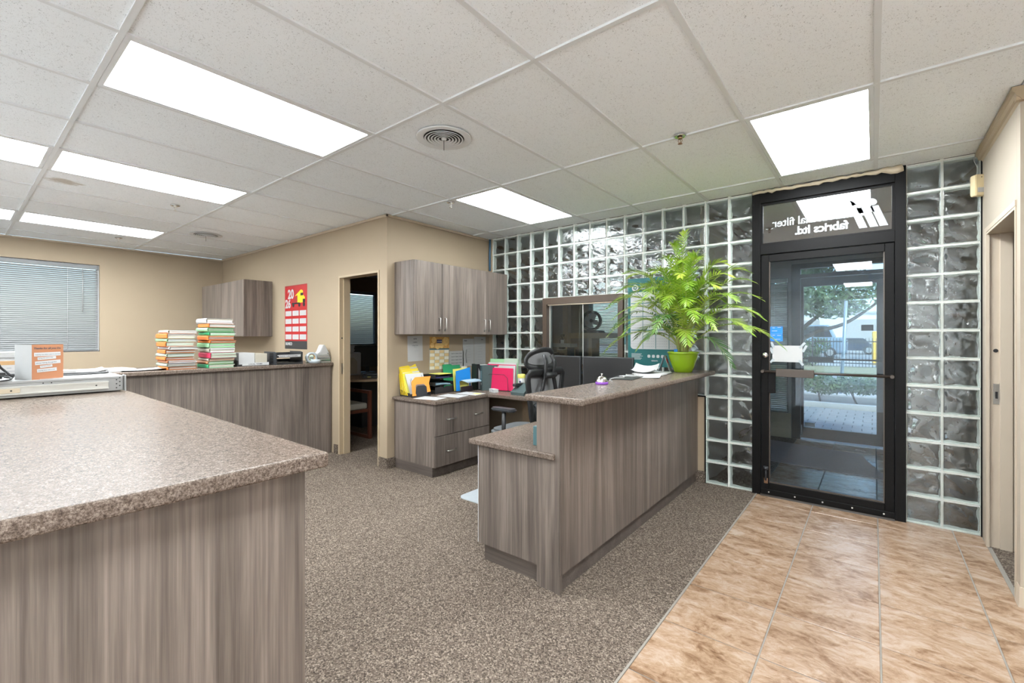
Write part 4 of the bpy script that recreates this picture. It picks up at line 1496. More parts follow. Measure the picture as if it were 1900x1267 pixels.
for k, (z, y) in enumerate(((.018, .10), (.036, .11))):
    obj('plug', bx(-.02 + .035 * k, .005 + .035 * k, .086, y + .02, z - .008, z + .008, bev=.002), M['black'], t)
obj('lead', add_tube(B(), smooth_path([(-.01, .128, .018), (.03, .15, .012), (.09, .12, .006), (.11, .02, .006), (.09, -.12, .006)]), .0045, n=7), M['black'], t)
obj('lead', add_tube(B(), smooth_path([(.02, .03, .06), (-.02, .10, .085), (-.06, .12, .06), (-.05, .16, .01)]), .0055, n=7), M['black'], t)
# cardboard box and paper on the rear part of the counter
t = thing('cardboard_box', 'brown cardboard box with a white shipping label behind the server', 'box', (-4.45, .05, ZC))
obj('carton', bx(-.16, .15, -.28, .27, 0, .15, bev=.003), M['kraft'], t)
lb = obj('label', bx(.1502, .1512, -.10, .255, .025, .125), M['paper'], t)
bm = B()
for z, y0, y1 in ((.105, -.02, .09), (.105, .18, .20), (.105, .215, .235), (.085, .12, .22), (.07, .13, .24), (.055, .12, .21)):
    add_box(bm, .1512, .1517, y0, y1, z - .003, z + .003)
obj('print', bm, M['gink'], lb)
def paper_block(name, label, cat, loc, rz, w, h, th, mat='paper', group=None, n=5, seed=1):
    t_ = thing(name, label, cat, loc, rz, group)
    rnd = random.Random(seed)
    z = 0
    for k in range(n):
        a = th / n
        dx, dy = rnd.uniform(-.006, .006), rnd.uniform(-.006, .006)
        obj('sheaf', bx(-w / 2 + dx, w / 2 + dx, -h / 2 + dy, h / 2 + dy, z + .0003, z + a - .0003), M[mat if k % 3 or mat == 'paper' else 'paper'], t_)
        z += a
    return t_
paper_block('paper_stack', 'thick stack of white paper on top of the brown cardboard box', 'paper stack', (-4.45, .06, ZC + .1505), .0, .28, .46, .055, seed=2)
paper_block('paper_stack', 'small pile of pale booklets just behind the thank-you card', 'paper stack', (-4.35, .48, ZC), .1, .2, .12, .075, seed=5, n=6)
paper_block('paper_stack', 'thin spread of white sheets on the rear counter, left of the files', 'paper stack', (-5.25, .78, ZC), .15, .3, .5, .022, seed=9, n=3)
sheet('paper_sheet', 'white sheet beside the shorter file pile on the rear counter', 'paper', (-5.13, 1.10, ZC), -.1, .24, .32, curl=.03)
sheet('paper_sheet', 'white sheet bending up off the rear counter edge', 'paper', (-5.05, .70, ZC), .2, .22, .30, curl=.06)

# ================================================================ file piles
def file_folder(label, loc, rz, th, cover, tab, tabc, papers, group, w=.225, d=.30, seed=0):
    """bulging file folder lying flat: cover folded at the -y end, paper edges toward +x"""
    rnd = random.Random(seed)
    t_ = thing('file_folder', label, 'file folder', loc, rz, group)
    # papers
    n_ = 3
    z = .0025
    inner = th - .005
    for k in range(n_):
        a = inner / n_
        o_ = rnd.uniform(-.006, .004)
        obj('paper_sheaf', bx(-d / 2 + .01 + o_, d / 2 + o_ - .003, -w / 2 + .012, w / 2 + rnd.uniform(-.01, .006), z, z + a - .0006), M[papers[k % len(papers)]], t_)
        z += a
    # cover: bottom leaf, spine bulging at -y, top leaf
    bm_ = B()
    prof_ = [(w / 2, 0)]
    prof_ += [(-w / 2 + .012, 0)]
    for k in range(1, 6):
        a = -PI / 2 - PI * k / 6
        prof_.append((-w / 2 + .012 + .014 * math.cos(a), th / 2 + th / 2 * math.sin(a)))
    prof_ += [(-w / 2 + .012, th), (0, th + .0015), (w / 2, th - .001)]
    rows = [[bm_.verts.new((x, y, z_)) for y, z_ in prof_] for x in (-d / 2, d / 2)]
    in_ = [[bm_.verts.new((x, y * .985 + (.001 if y < 0 else 0), z_ + (.0009 if z_ < th / 2 else -.0009))) for y, z_ in prof_] for x in (-d / 2, d / 2)]
    for k in range(len(prof_) - 1):
        bm_.faces.new((rows[0][k], rows[0][k + 1], rows[1][k + 1], rows[1][k])).smooth = True
        bm_.faces.new((in_[0][k], in_[1][k], in_[1][k + 1], in_[0][k + 1])).smooth = True
        for e in (0, 1):
            bm_.faces.new((rows[e][k], in_[e][k], in_[e][k + 1], rows[e][k + 1]))
    obj('cover', bm_, M[cover], t_)
    if tab:
        # wide index pocket wrapped round the front part of the spine
        obj('index_tab', bx(-d / 2 + .04, d / 2 + .004, -w / 2 - .0065, -w / 2 + tabc, .002, th - .002, bev=.003, seg=1), M[tab], t_)
    return t_
random.seed(21)
ords = ['bottom', 'second', 'third', 'fourth', 'fifth', 'sixth', 'seventh', 'eighth', 'ninth', 'tenth', 'eleventh', 'twelfth', 'thirteenth', 'fourteenth']
pile1 = [  # thickness, cover, spine pocket, papers, word
    (.030, 'peach', 'orange', ('peach', 'paper'), 'orange'), (.028, 'sage', None, ('paper', 'cpaper'), 'grey-green'), (.026, 'peach', 'peach', ('paper', 'peach'), 'peach'),
    (.028, 'orange', 'orange', ('peach', 'paper'), 'brick orange'), (.030, 'sage', None, ('sage', 'paper'), 'sage'), (.034, 'peach', 'orange', ('peach', 'paper'), 'salmon'),
    (.026, 'paper', None, ('paper', 'cpaper'), 'white'), (.042, 'orange', 'orange', ('cpaper', 'sage'), 'wide orange'), (.030, 'lgreen', None, ('paper',), 'mint'),
    (.044, 'orange', 'orange', ('sage', 'cpaper', 'paper'), 'thick orange'), (.030, 'cpaper', None, ('paper', 'cpaper'), 'cream')]
z = ZC
for k, (th, c, tb, pp, wd) in enumerate(pile1):
    file_folder('%s file folder, %s of the shorter file pile' % (wd, 'topmost' if k == len(pile1) - 1 else ords[k] + (' from the bottom' if k else '')),
                (-5.13 + random.uniform(-.012, .008), 1.345 + random.uniform(-.012, .012), z + .0004), random.uniform(-.05, .05), th, c, tb, .005, pp, 'files in the shorter pile', seed=k)
    z += th + .0015
pile2 = [(.034, 'green', 'green', ('sage', 'cpaper'), 'dark green'), (.028, 'peach', None, ('lgreen', 'paper'), 'peach'), (.028, 'cpaper', None, ('cpaper', 'peach'), 'cream'),
         (.052, 'crimson', 'crimson', ('sage', 'cpaper'), 'crimson'), (.046, 'cpaper', None, ('paper', 'cpaper'), 'fat cream'), (.044, 'lgreen', 'lgreen', ('lgreen', 'paper'), 'pale green'),
         (.026, 'orange', 'orange', ('peach', 'cpaper'), 'flat orange'), (.044, 'orange', 'orange', ('peach', 'paper'), 'bright orange'), (.034, 'green', None, ('lgreen', 'paper'), 'green-edged'),
         (.042, 'lgreen', None, ('lgreen', 'sage'), 'mint green'), (.036, 'orange', 'orange', ('cpaper', 'paper'), 'tall orange'), (.050, 'paper', None, ('paper', 'paper', 'cpaper'), 'thick white')]
z = ZC
for k, (th, c, tb, pp, wd) in enumerate(pile2):
    file_folder('%s file folder, %s of the taller file pile' % (wd, 'topmost' if k == len(pile2) - 1 else ords[k] + (' from the bottom' if k else '')),
                (-5.14 + random.uniform(-.012, .008), 1.675 + random.uniform(-.010, .010) - (.02 if k == len(pile2) - 1 else 0), z + .0004), random.uniform(-.04, .04), th, c, tb, .006, pp, 'files in the taller pile', w=.23, seed=50 + k)
    z += th + .0015

# ================================================================ trays, tape, scanner on the rear counter
def tray(bm_, x0, x1, y0, y1, z, h=.045, t_=.004):
    add_box(bm_, x0, x1, y0, y1, z, z + t_)
    add_box(bm_, x0, x0 + t_, y0, y1, z, z + h)
    add_box(bm_, x0, x1, y0, y0 + t_, z, z + h)
    add_box(bm_, x0, x1, y1 - t_, y1, z, z + h)
t = thing('letter_tray', 'single black letter tray full of white paper beside the taller files', 'tray', (-5.14, 1.975, ZC))
bm = B(); tray(bm, -.17, .13, -.15, .15, .0, .06)
add_box(bm, .124, .13, -.15, .15, 0, .02)
obj('tray_body', bm, M['black'], t)
lb = obj('label_strip', bx(.131, .1325, -.11, .15, .006, .034), M['paper'], t)
put_text('lettering', text_mesh('LOCAL TERMS', .021, .0002, bold=.0003), M['ink'], lb, frame_mtx((.1327, -.05, .012), (0, 1, 0), (0, 0, 1)))
obj('paper_pile', bx(-.15, .10, -.13, .02, .005, .135), M['paper'], t)
obj('paper_pile', bx(-.14, .11, .025, .14, .005, .125), M['cpaper'], t)
obj('divider', add_prism(B(), [(.13, 0), (.13, .05), (.09, .07), (-.16, .07), (-.16, 0)], 'y', -.156, -.151), M['black'], t)
t = thing('letter_tray', 'two-tier black letter tray with a white label on its upper tier', 'tray', (-5.10, 2.33, ZC))
for z0 in (0.0, .075):
    bm = B(); tray(bm, -.17, .12, -.135, .135, z0, .05)
    add_box(bm, .114, .12, -.135, .135, z0, z0 + .022)
    obj('tray_tier', bm, M['black'], t)
bm = B()
for y in (-.145, .137):
    add_prism(bm, [(.12, 0), (.12, .13), (.08, .14), (-.17, .14), (-.17, 0)], 'y', y, y + .008)
obj('side_panel', bm, M['dgrey'], t)
lb = obj('label_strip', bx(.1205, .122, -.115, .12, .080, .106), M['paper'], t)
put_text('lettering', text_mesh('PLASTIC CLIENT FOLDERS', .0165, .0002, bold=.0003), M['ink'], lb, frame_mtx((.1222, -.105, .086), (0, 1, 0), (0, 0, 1)))
obj('paper_pile', bx(-.14, .105, -.12, .10, .006, .018), M['cpaper'], t)
obj('paper_pile', bx(-.15, .09, -.11, .12, .081, .093), M['paper'], t)
bm = B()
for k in range(7):
    add_box(bm, .05, .054, -.182 + k * .006, -.180 + k * .006, .03, .125)
for z in (.03, .06, .09, .122):
    add_box(bm, .05, .054, -.182, -.146, z, z + .004)
obj('wire_end', bm, M['black'], t)
t = thing('tape_roll', 'clear packing tape roll standing on edge under the red calendar', 'tape roll', (-5.02, 2.595, ZC + .063), 0)
prof = [(.036, -.024), (.063, -.024), (.063, .024), (.036, .024), (.036, -.024)]
obj('tape_wind', add_lathe(B(), prof, n=32), M['tape'], t, None, (0, PI / 2, -.25))
prof = [(.033, -.026), (.037, -.026), (.037, .026), (.033, .026), (.033, -.026)]
obj('core', add_lathe(B(), prof, n=24), M['kraft'], t, None, (0, PI / 2, -.25))
t = thing('tape_roll', 'crinkled clear tape roll lying flat in front of the standing roll', 'tape roll', (-4.99, 2.63, ZC + .001))
obj('tape_wind', add_lathe(B(), [(.03, 0), (.055, 0), (.055, .045), (.03, .045), (.03, 0)], n=28), M['tape'], t)
for k, (c, th) in enumerate((('sage', .02), ('green', .008), ('lgreen', .016), ('paper', .01), ('sage', .03))):
    zz = ZC + (.0, .0205, .029, .0455, .056)[k]
    file_folder(('grey-green', 'thin dark green', 'pale green', 'thin white', 'upper grey-green')[k] + ' folder under the white scanner',
                (-5.13, 2.735 - .002 * k, zz + .0004), PI * 0, th, c, None, .01, ('paper', 'cpaper'), 'folders under the scanner', w=.17, d=.26, seed=80 + k)
t = thing('barcode_scanner', 'white wedge-shaped desktop scanner on the green folders by the doorway', 'scanner', (-5.06, 2.735, ZC + .0875))
bm = B()
add_prism(bm, [(-.075, 0), (.075, 0), (.072, .022), (.022, .115), (.008, .122), (-.006, .115), (-.04, .035), (-.075, .016)], 'x', -.05, .05)
bmesh.ops.recalc_face_normals(bm, faces=bm.faces)
bmesh.ops.bevel(bm, geom=list(bm.edges), offset=.006, segments=2, affect='EDGES')
obj('housing', bm, M['white'], t)
obj('button', add_cyl(B(), (.049, .055, .018), (.052, .055, .018), .006, n=10), M['black'], t)

# ================================================================ red wall calendar
t = thing('wall_calendar', 'tall red 2026 wall calendar with a yellow truck on the beige wall', 'calendar', (-5.88, 2.829, 1.20))
def cq(name, x0, x1, z0, z1, mat, lay=1, parent=None):
    return obj(name, bx(x0, x1, -.0006 * (lay + 1), -.0006 * lay, z0, z1), M[mat], parent or t)
cq('page', -.30, .30, 0, .835, 'red', 0)
cq('footer', -.30, .30, 0, .105, 'dgrey', 1)
cq('binding', -.30, .30, .822, .835, 'dred', 1)
put_text('lettering', text_mesh('BUNKO', .052, .0003, bold=.002), M['paper'], t, frame_mtx((-.28, -.0016, .05), (1, 0, 0), (0, 0, 1)))
put_text('lettering', text_mesh('20', .165, .0003, bold=.006), M['paper'], t, frame_mtx((-.215, -.0016, .665), (1, 0, 0), (0, 0, 1)))
put_text('lettering', text_mesh('26', .15, .0003, bold=.006), M['paper'], t, frame_mtx((-.285, -.0016, .545), (1, 0, 0), (0, 0, 1)))
for r in range(4):
    for c_ in range(3):
        cq('month_box', -.282 + c_ * .195, -.282 + c_ * .195 + .168, .125 + r * .103, .125 + r * .103 + .066, 'paper', 1)
bm = B()
add_prism(bm, [(-.02, .69), (.13, .765), (.17, .765), (.17, .60), (.05, .60), (.05, .70)], 'y', -.0018, -.0012)
add_prism(bm, [(.17, .755), (.19, .755), (.20, .70), (.245, .665), (.245, .60), (.17, .60)], 'y', -.0018, -.0012)
obj('truck_cab', bm, M['truckyellow'], t)
bm = B()
add_prism(bm, [(-.10, .585), (.10, .585), (.10, .605), (-.10, .605)], 'y', -.0019, -.0013)
add_prism(bm, [(.13, .69), (.20, .69), (.20, .725), (.13, .725)], 'y', -.0025, -.0019)
add_prism(bm, [(.19, .60), (.25, .60), (.25, .645), (.19, .645)], 'y', -.0025, -.0019)
for x in (.10, .22, -.06):
    add_cyl(bm, (x, -.0026, .575), (x, -.0019, .575), .028, n=12)
obj('truck_dark_parts', bm, M['black'], t)
bm = B()
add_prism(bm, [(-.09, .605), (.05, .605), (.05, .685), (-.02, .665)], 'y', -.0018, -.0012)
obj('truck_trailer', bm, M['dred'], t)

# ================================================================ papers pinned on the inner wall
XW = -3.9195
def wall_paper(name, label, cat, y0, y1, z0, z1, mat='paper', tilt=0.0, group=None):
    t_ = thing(name, label, cat, (XW, (y0 + y1) / 2, (z0 + z1) / 2), 0, group)
    t_.rotation_euler = (tilt, 0, 0)
    w_, h_ = (y1 - y0) / 2, (z1 - z0) / 2
    obj('sheet', bx(0, .0008, -w_, w_, -h_, h_), M[mat], t_)
    return t_, w_, h_
def wtext(t_, s, y, z, sz, mat='ink', bold=0.0, al='CENTER'):
    put_text('lettering', text_mesh(s, sz, .0001, bold=bold, align=al), M[mat], t_, frame_mtx((.0012, y, z), (0, 1, 0), (0, 0, 1)))
t, w, h = wall_paper('notice_sheet', 'white certificate sheet left of the cookie calendar', 'paper', 3.092, 3.300, 1.094, 1.372, tilt=.02)
wtext(t, 'NOTE', 0, .10, .016, bold=.0006)
wtext(t, 'Certificate', 0, .065, .013, bold=.0003)
wtext(t, 'of Registration', 0, .028, .014)
wtext(t, 'Ontario', .0, .012, .012, 'gink')
wtext(t, 'issued 2025', .01, -.03, .010, 'gink')
t, w, h = wall_paper('cookie_calendar', 'calendar with a cookie photograph above tan and cream date squares', 'calendar', 3.40, 3.700, .985, 1.36, tilt=-.012)
bm = B()
add_box(bm, .0009, .0014, -w, w, .055, h)
ph = obj('photo', bm, M['cookie'], t)
for y, z, r in ((-.085, .15, .035), (-.03, .085, .04), (.03, .09, .035), (.095, .135, .05), (-.11, .09, .03)):
    obj('cookie_print', add_cyl(B(), (.0014, y, z), (.0018, y, z), r, n=16), M['cookie2'], ph)
obj('blue_strip', bx(.0009, .0016, -w, w, .040, .055), M['tealbox'], t)
lg = obj('logo_panel', bx(.0018, .0024, -.045, .035, .115, .155), M['navy'], t)
put_text('lettering', text_mesh('COOKIES', .019, .0001, bold=.0006, align='CENTER'), M['paper'], lg, frame_mtx((.0027, -.005, .128), (0, 1, 0), (0, 0, 1)))
for r in range(6):
    for c_ in range(4):
        y0 = -w + .006 + c_ * .0735
        z1_ = .034 - r * .037
        obj('date_square', bx(.0009, .0013, y0, y0 + .068, z1_ - .034, z1_), M['caltan' if (r + c_) % 2 == 0 else 'calcream'], t)
t, w, h = wall_paper('phone_list', 'white phone list right of the cookie calendar, partly behind a green folder', 'paper', 3.705, 3.945, 1.00, 1.19)
for k in range(4):
    wtext(t, 'Reception 201   Shipping 214   Office 208', 0, .062 - k * .038, .0105, bold=.0003)
t, w, h = wall_paper('notice_sheet', 'white form under the wall cabinet, left of its twin', 'paper', 3.93, 4.125, 1.00, 1.335)
wtext(t, 'Hours', -.05, .14, .018, bold=.0008)
for k in range(7):
    wtext(t, 'line of the posted form', .0, .105 - k * .034, .009, 'gink')
t, w, h = wall_paper('notice_sheet', 'white form nearest the glass blocks under the wall cabinet', 'paper', 4.13, 4.345, .98, 1.36)
wtext(t, 'Notice', .04, .15, .014, bold=.0006)
for k in range(8):
    wtext(t, 'second posted form', .0, .10 - k * .034, .010, 'gink')
o = obj('hanging_strap', add_tube(B(), [(XW + .012, 3.985, 1.04), (XW + .010, 3.975, 1.14), (XW + .008, 3.99, 1.20)], .006, n=6), M['terminal'])
tag(o, 'thin grey strap hanging over the posted forms', 'strap')

# ================================================================ things on the corner desk
ZD = .74
t = thing('incline_sorter', 'black stepped file sorter at the left end of the corner desk', 'file sorter', (-3.765, 3.085, ZD), -.10)
bm = B()
add_box(bm, -.13, .09, -.115, .115, 0, .012)
for k in range(6):
    x = -.12 + k * .036
    add_box(bm, x, x + .004, -.115, .115, .012, .062 - .006 * k)
add_prism(bm, [(-.13, 0), (.09, 0), (.09, .03), (-.13, .07)], 'y', -.119, -.115)
add_prism(bm, [(-.13, 0), (.09, 0), (.09, .03), (-.13, .07)], 'y', .115, .119)
obj('sorter_base', bm, M['black'], t)
obj('front_plate', add_prism(B(), [(-.075, 0.0), (.075, 0.0), (.062, .10), (.04, .115), (-.045, .115), (-.062, .10)], 'x', .092, .097), M['dgrey'], t)
def leaning(name, label, cat, loc, rz, lean, poly, mat, th=.0016, group=None):
    """upright sheet whose face looks to +x, leaning back by lean"""
    t_ = thing(name, label, cat, loc, rz, group)
    t_.rotation_euler = (0, -lean, rz)
    obj('card', add_prism(B(), poly, 'x', 0, th), M[mat], t_)
    return t_
for k in range(5):
    x = -3.845 + k * .03
    hh = .315 - k * .018
    t_ = leaning('yellow_folder', '%s yellow folder in the stepped sorter' % ('rearmost', 'second rearmost', 'middle', 'second frontmost', 'frontmost')[k], 'folder', (x - .02, 3.085 - .004 * k, ZD + .014), -.10, .22 + .05 * k,
            [(-.115, 0), (.115, 0), (.112, hh), (.02, hh), (.01, hh + .012), (-.108, hh)], 'yellow', .004, 'yellow folders in the stepped sorter')
    obj('filling', add_prism(B(), [(-.105, .01), (.105, .01), (.105, hh - .02 + .012 * (k % 2)), (-.1, hh - .02)], 'x', .005, .010), M['paper' if k % 2 else 'lemon'], t_)
t = leaning('notice_card', 'white card with black marks in front of the yellow folders', 'card', (-3.715, 3.085, ZD + .02), -.10, .45, [(-.11, 0), (.11, 0), (.11, .235), (-.11, .235)], 'paper', .002)
bm = B()
for y, z, l in ((-.07, .15, .05), (-.055, .16, .05), (.0, .17, .045), (.085, .19, .03)):
    add_box(bm, .0022, .0027, y, y + .004, z - l, z + .02)
obj('print', bm, M['ink'], t)
leaning('orange_folder', 'orange folder with an arch cut-out at the front of the sorter', 'folder', (-3.664, 3.075, ZD + .013), -.14, .28,
        [(-.112, 0), (-.066, 0), (-.062, .10), (-.045, .118), (.045, .118), (.062, .10), (.068, .03), (.112, .03), (.105, .12), (.14, .195), (-.05, .195), (-.10, .15)], 'orange_f', .003)
t = thing('letter_tray', 'tiered black letter tray between the sorter and the blue folder', 'tray', (-3.765, 3.42, ZD))
for z0 in (0.0, .085, .165):
    bm = B()
    tray(bm, -.15, .065, -.13, .13, z0, .04)
    if z0 == 0:
        add_prism(bm, [(-.13, 0), (.13, 0), (.13, .075), (.02, .075), (.0, .055), (-.02, .075), (-.13, .075)], 'x', .062, .067)
    obj('tray_tier', bm, M['black'], t)
obj('contents', bx(-.14, .05, -.11, .11, .09, .10), M['slateblue'], t)
obj('contents', bx(-.12, .085, -.12, .05, .102, .110), M['slateblue'], t)
obj('contents', bx(-.14, .05, -.10, .1, .17, .178), M['navy'], t)
obj('contents', bx(-.12, .05, -.06, .12, .206, .211), M['lemon'], t)
obj('post', bx(-.1535, -.1505, -.135, .135, 0, .2), M['black'], t)
leaning('green_folder', 'dark green folder standing behind the black letter tray', 'folder', (-3.86, 3.695, ZD + .001), .0, .10, [(-.13, 0), (.15, 0), (.15, .285), (.02, .285), (.005, .30), (-.125, .30)], 'green', .005)
obj('lettering', text_mesh(' ', .01), M['ink']) if False else None
t = thing('upright_holder', 'small black upright holder under the blue folder', 'file holder', (-3.67, 3.69, ZD), -.05)
obj('holder_base', bx(-.06, .06, -.11, .11, 0, .006), M['black'], t)
obj('holder_back', bx(-.06, -.056, -.11, .11, .006, .12), M['black'], t)
obj('holder_front', bx(.056, .06, -.09, .09, .006, .06), M['black'], t)
t = leaning('lemon_folder', 'lemon yellow folder just behind the blue folder', 'folder', (-3.70, 3.68, ZD + .008), -.05, .12, [(-.105, 0), (.12, 0), (.12, .255), (-.10, .245)], 'lemon', .003)
obj('tab', add_prism(B(), [(.03, .25), (.118, .25), (.115, .272), (.035, .272)], 'x', .0, .002), M['cpaper'], t)
leaning('blue_folder', 'bright blue folder leaning open on the corner desk', 'folder', (-3.66, 3.685, ZD + .008), -.05, .14, [(-.115, 0), (-.055, 0), (-.055, .11), (.095, .11), (.095, .03), (.11, .03), (.13, .26), (-.095, .225)], 'blue', .004)
t = thing('pamphlet', 'pale blue pamphlet lying across the front of the blue folder', 'pamphlet', (-3.60, 3.73, ZD + .118), .0)
bm = B()
add_box(bm, -.05, .06, -.10, .15, 0, .002, Matrix.Rotation(.22, 4, 'Y'))
add_box(bm, -.05, .055, -.095, .15, .003, .005, Matrix.Rotation(.15, 4, 'Y'))
obj('leaf', bm, M['paleblue'], t)
for lab, loc, rz, ln in (('white sheet at the front edge of the corner desk, nearest the sorter', (-3.50, 3.045, ZD), .25, 5), ('white form on the corner desk, in front of the letter tray', (-3.46, 3.32, ZD), .2, 7), ('white and yellow form on the corner desk, in front of the blue folder', (-3.44, 3.57, ZD), .15, 7)):
    t = sheet('paper_sheet', lab, 'paper', loc, rz, .27, .20, lines=ln)
    if 'yellow' in lab:
        obj('yellow_note', bx(.03, .11, -.01, .06, .002, .0026), M['lemon'], t)
# slanted magazine file with papers, standing binder
t = thing('magazine_file', 'black open-sided file holder stuffed with white paper, left of the binder', 'file holder', (-3.66, 3.975, ZD), -.15)
bm = B()
for x in (-.045, .045):
    add_prism(bm, [(-.1, 0), (-.075, 0), (-.075, .30), (-.1, .30)], 'x', x - .002, x + .002)
    add_prism(bm, [(-.1, .30), (-.06, .30), (.11, .03), (.11, 0), (.085, 0)], 'x', x - .002, x + .002)
add_box(bm, -.047, .047, -.1, .11, 0, .004)
add_box(bm, -.047, .047, -.102, -.098, 0, .30)
obj('holder_frame', bm, M['black'], t)
obj('papers', bx(-.04, .038, -.09, .10, .005, .285), M['paper'], t)
t = thing('ring_binder', 'dark grey-green ring binder standing upright beside the pink folder', 'binder', (-3.55, 3.865, ZD), -.5)
obj('spine', bx(-.036, .036, -.003, 0, 0, .29, bev=.001, seg=1), M['bindergrey'], t)
obj('cover', bx(-.036, -.033, 0, .22, 0, .29), M['bindergrey'], t)
obj('cover', bx(.033, .036, 0, .22, 0, .29), M['bindergrey'], t)
obj('pages', bx(-.03, .03, .004, .20, .005, .275), M['paper'], t)
lb = obj('label', bx(-.022, .022, -.0045, -.003, .10, .225), M['tealbox'], t)
put_text('lettering', text_mesh('ARCHIVE', .02, .0001, bold=.0006), M['paper'], lb, frame_mtx((.008, -.0048, .14), (0, 0, 1), (-1, 0, 0)))
obj('finger_ring', add_lathe(B(), [(.008, -.001), (.014, -.001), (.014, .002), (.008, .002)], n=16), M['white'], t, (0, -.004, .075), (PI / 2, 0, 0))
# wire sorter with folders
t = thing('wire_sorter', 'black wire file sorter holding the pink folder', 'file sorter', (-3.38, 4.00, ZD), .12)
def arch(y, h=.19):
    return [(-.155, y, .006), (-.145, y, h * .8), (-.10, y, h), (.10, y, h), (.145, y, h * .8), (.155, y, .006)]
for y in (-.072, -.01, .04, .09):
    obj('wire_arch', add_tube(B(), arch(y), .0028, n=6), M['black'], t)
bm = B()
for x in (-.155, .155):
    add_tube(bm, [(x, -.07, .006), (x, .1, .006)], .003, n=6)
obj('wire_base', bm, M['black'], t)
def facing(name, label, y, poly, mat, th, group=None):
    c, s = math.cos(.12), math.sin(.12)
    t_ = thing(name, label, 'folder', (-3.38 - s * y, 4.00 + c * y, ZD + .008), .12, group)
    t_.rotation_euler = (-.07, 0, .12)
    obj('card', add_prism(B(), poly, 'y', -th, 0), M[mat], t_)
    return t_
facing('pink_folder', 'hot pink folder at the front of the wire sorter', -.058 + .012, [(-.205, .0), (.205, 0), (.195, .255), (-.01, .255), (-.2, .25)], 'pink', .004)
t = facing('white_folder', 'white folder with a tab just behind the pink folder', -.03, [(-.19, 0), (.215, 0), (.215, .285), (-.005, .285), (-.02, .265), (-.19, .265)], 'paper', .004)
t = facing('pink_folder', 'pink-lined folder hidden behind the white folder', .0, [(-.195, 0), (.205, 0), (.2, .292), (-.19, .292)], 'pink', .003)
t = facing('white_folder', 'white folder standing high at the middle of the wire sorter', .02, [(-.195, 0), (.205, 0), (.2, .312), (-.19, .312)], 'paper', .004)
t = facing('pale_green_folder', 'pale green folder with white tab at the back of the wire sorter', .055, [(-.19, 0), (.2, 0), (.2, .352), (-.19, .352)], 'lgreen', .005)
obj('tab', add_prism(B(), [(.01, .30), (.195, .30), (.195, .362), (.01, .362)], 'y', -.0075, -.0055), M['sage'], t)
# wipes canister, yellow bottle, tape, small box, stapler-like phone
t = thing('wipes_canister', 'white wipes canister with a yellow lid right of the pink folder', 'canister', (-3.115, 4.06, ZD))
obj('body', add_lathe(B(), [(.0, 0), (.042, 0), (.043, .004), (.043, .16), (.040, .165)], n=28), M['white'], t)
obj('lid', add_lathe(B(), [(.044, .155), (.045, .16), (.045, .185), (.042, .195), (.035, .198), (.0, .2)], n=28), M['lemon'], t)
obj('label_mark', add_cyl(B(), (0.012, -.0435, .115), (0.012, -.0422, .115), .012, n=12), M['navy'], t)
t = thing('yellow_bottle', 'small yellow bottle half hidden behind the wipes canister', 'bottle', (-3.02, 4.13, ZD))
obj('body', add_lathe(B(), [(.0, 0), (.03, 0), (.032, .01), (.032, .12), (.02, .145), (.012, .15)], n=20), M['lemon'], t)
obj('cap', add_lathe(B(), [(.014, .148), (.016, .15), (.016, .175), (.0, .178)], n=16), M['teal'], t)
t = thing('ribbon_roll', 'flat red and white ribbon roll in front of the wipes canister', 'roll', (-3.08, 3.95, ZD))
obj('roll', add_lathe(B(), [(.02, 0), (.05, 0), (.052, .006), (.052, .022), (.05, .026), (.02, .026), (.02, 0)], n=28), M['cpaper'], t)
obj('red_edge', add_lathe(B(), [(.0522, .010), (.0535, .012), (.0535, .018), (.0522, .02)], n=28), M['crimson'], t)
t = thing('small_carton', 'tiny white carton on the desk edge in front of the pink folder', 'box', (-3.33, 3.83, ZD), -.35)
obj('carton', bx(-.055, .055, -.03, .03, 0, .036, bev=.001, seg=1), M['paper'], t)
bm = B()
add_box(bm, -.04, -.015, -.0306, -.0302, .008, .018)
add_box(bm, .015, .04, -.0306, -.0302, .012, .028)
obj('print', bm, M['gink'], t)
t = thing('desk_phone', 'dark desk phone between the canister and the left monitor', 'phone', (-2.95, 3.86, ZD))
obj('phone_body', add_prism(B(), [(-.09, 0), (.11, 0), (.11, .11), (.07, .115), (-.07, .045), (-.09, .03)], 'x', -.09, .09), M['bindergrey'], t)
obj('handset', bx(-.085, -.035, -.07, .10, .085, .118, bev=.012), M['black'], t)
t = thing('tissue_box', 'grey-teal tissue box on the lower reception desktop', 'tissue box', (-1.475, 2.17, .74))
obj('carton', bx(-.06, .025, -.06, .06, 0, .11, bev=.002, seg=1), M['tealbox'], t)
bm = B()
add_lathe(bm, [(.03, .108), (.02, .125), (.028, .14), (.012, .15), (.0, .148)], n=9)
obj('tissue', bm, M['paper'], t, (-.018, 0, 0))

# ================================================================ things on the transaction top
ZT = 1.05
t = thing('service_bell', 'silver service bell with a purple base on the transaction top', 'bell', (-1.41, 2.715, ZT))
obj('base', add_lathe(B(), [(.0, 0), (.040, 0), (.042, .003), (.042, .013), (.038, .016), (.0, .016)], n=32), M['purple'], t)
obj('dome', add_lathe(B(), [(.039, .017), (.038, .022), (.034, .036), (.025, .047), (.013, .053), (.006, .054)], n=32), M['silverchrome'], t)
obj('plunger', add_lathe(B(), [(.003, .053), (.003, .062), (.007, .064), (.007, .069), (.0, .071)], n=14), M['silverchrome'], t)
t = thing('clipboard', 'black clipboard with a white pen cord beside the service bell', 'clipboard', (-1.455, 3.21, ZT), .15)
obj('board', bx(-.10, .08, -.15, .16, 0, .006, bev=.002, seg=1), M['black'], t)
obj('clip', bx(-.05, .03, .135, .16, .006, .02, bev=.003), M['chrome'], t)
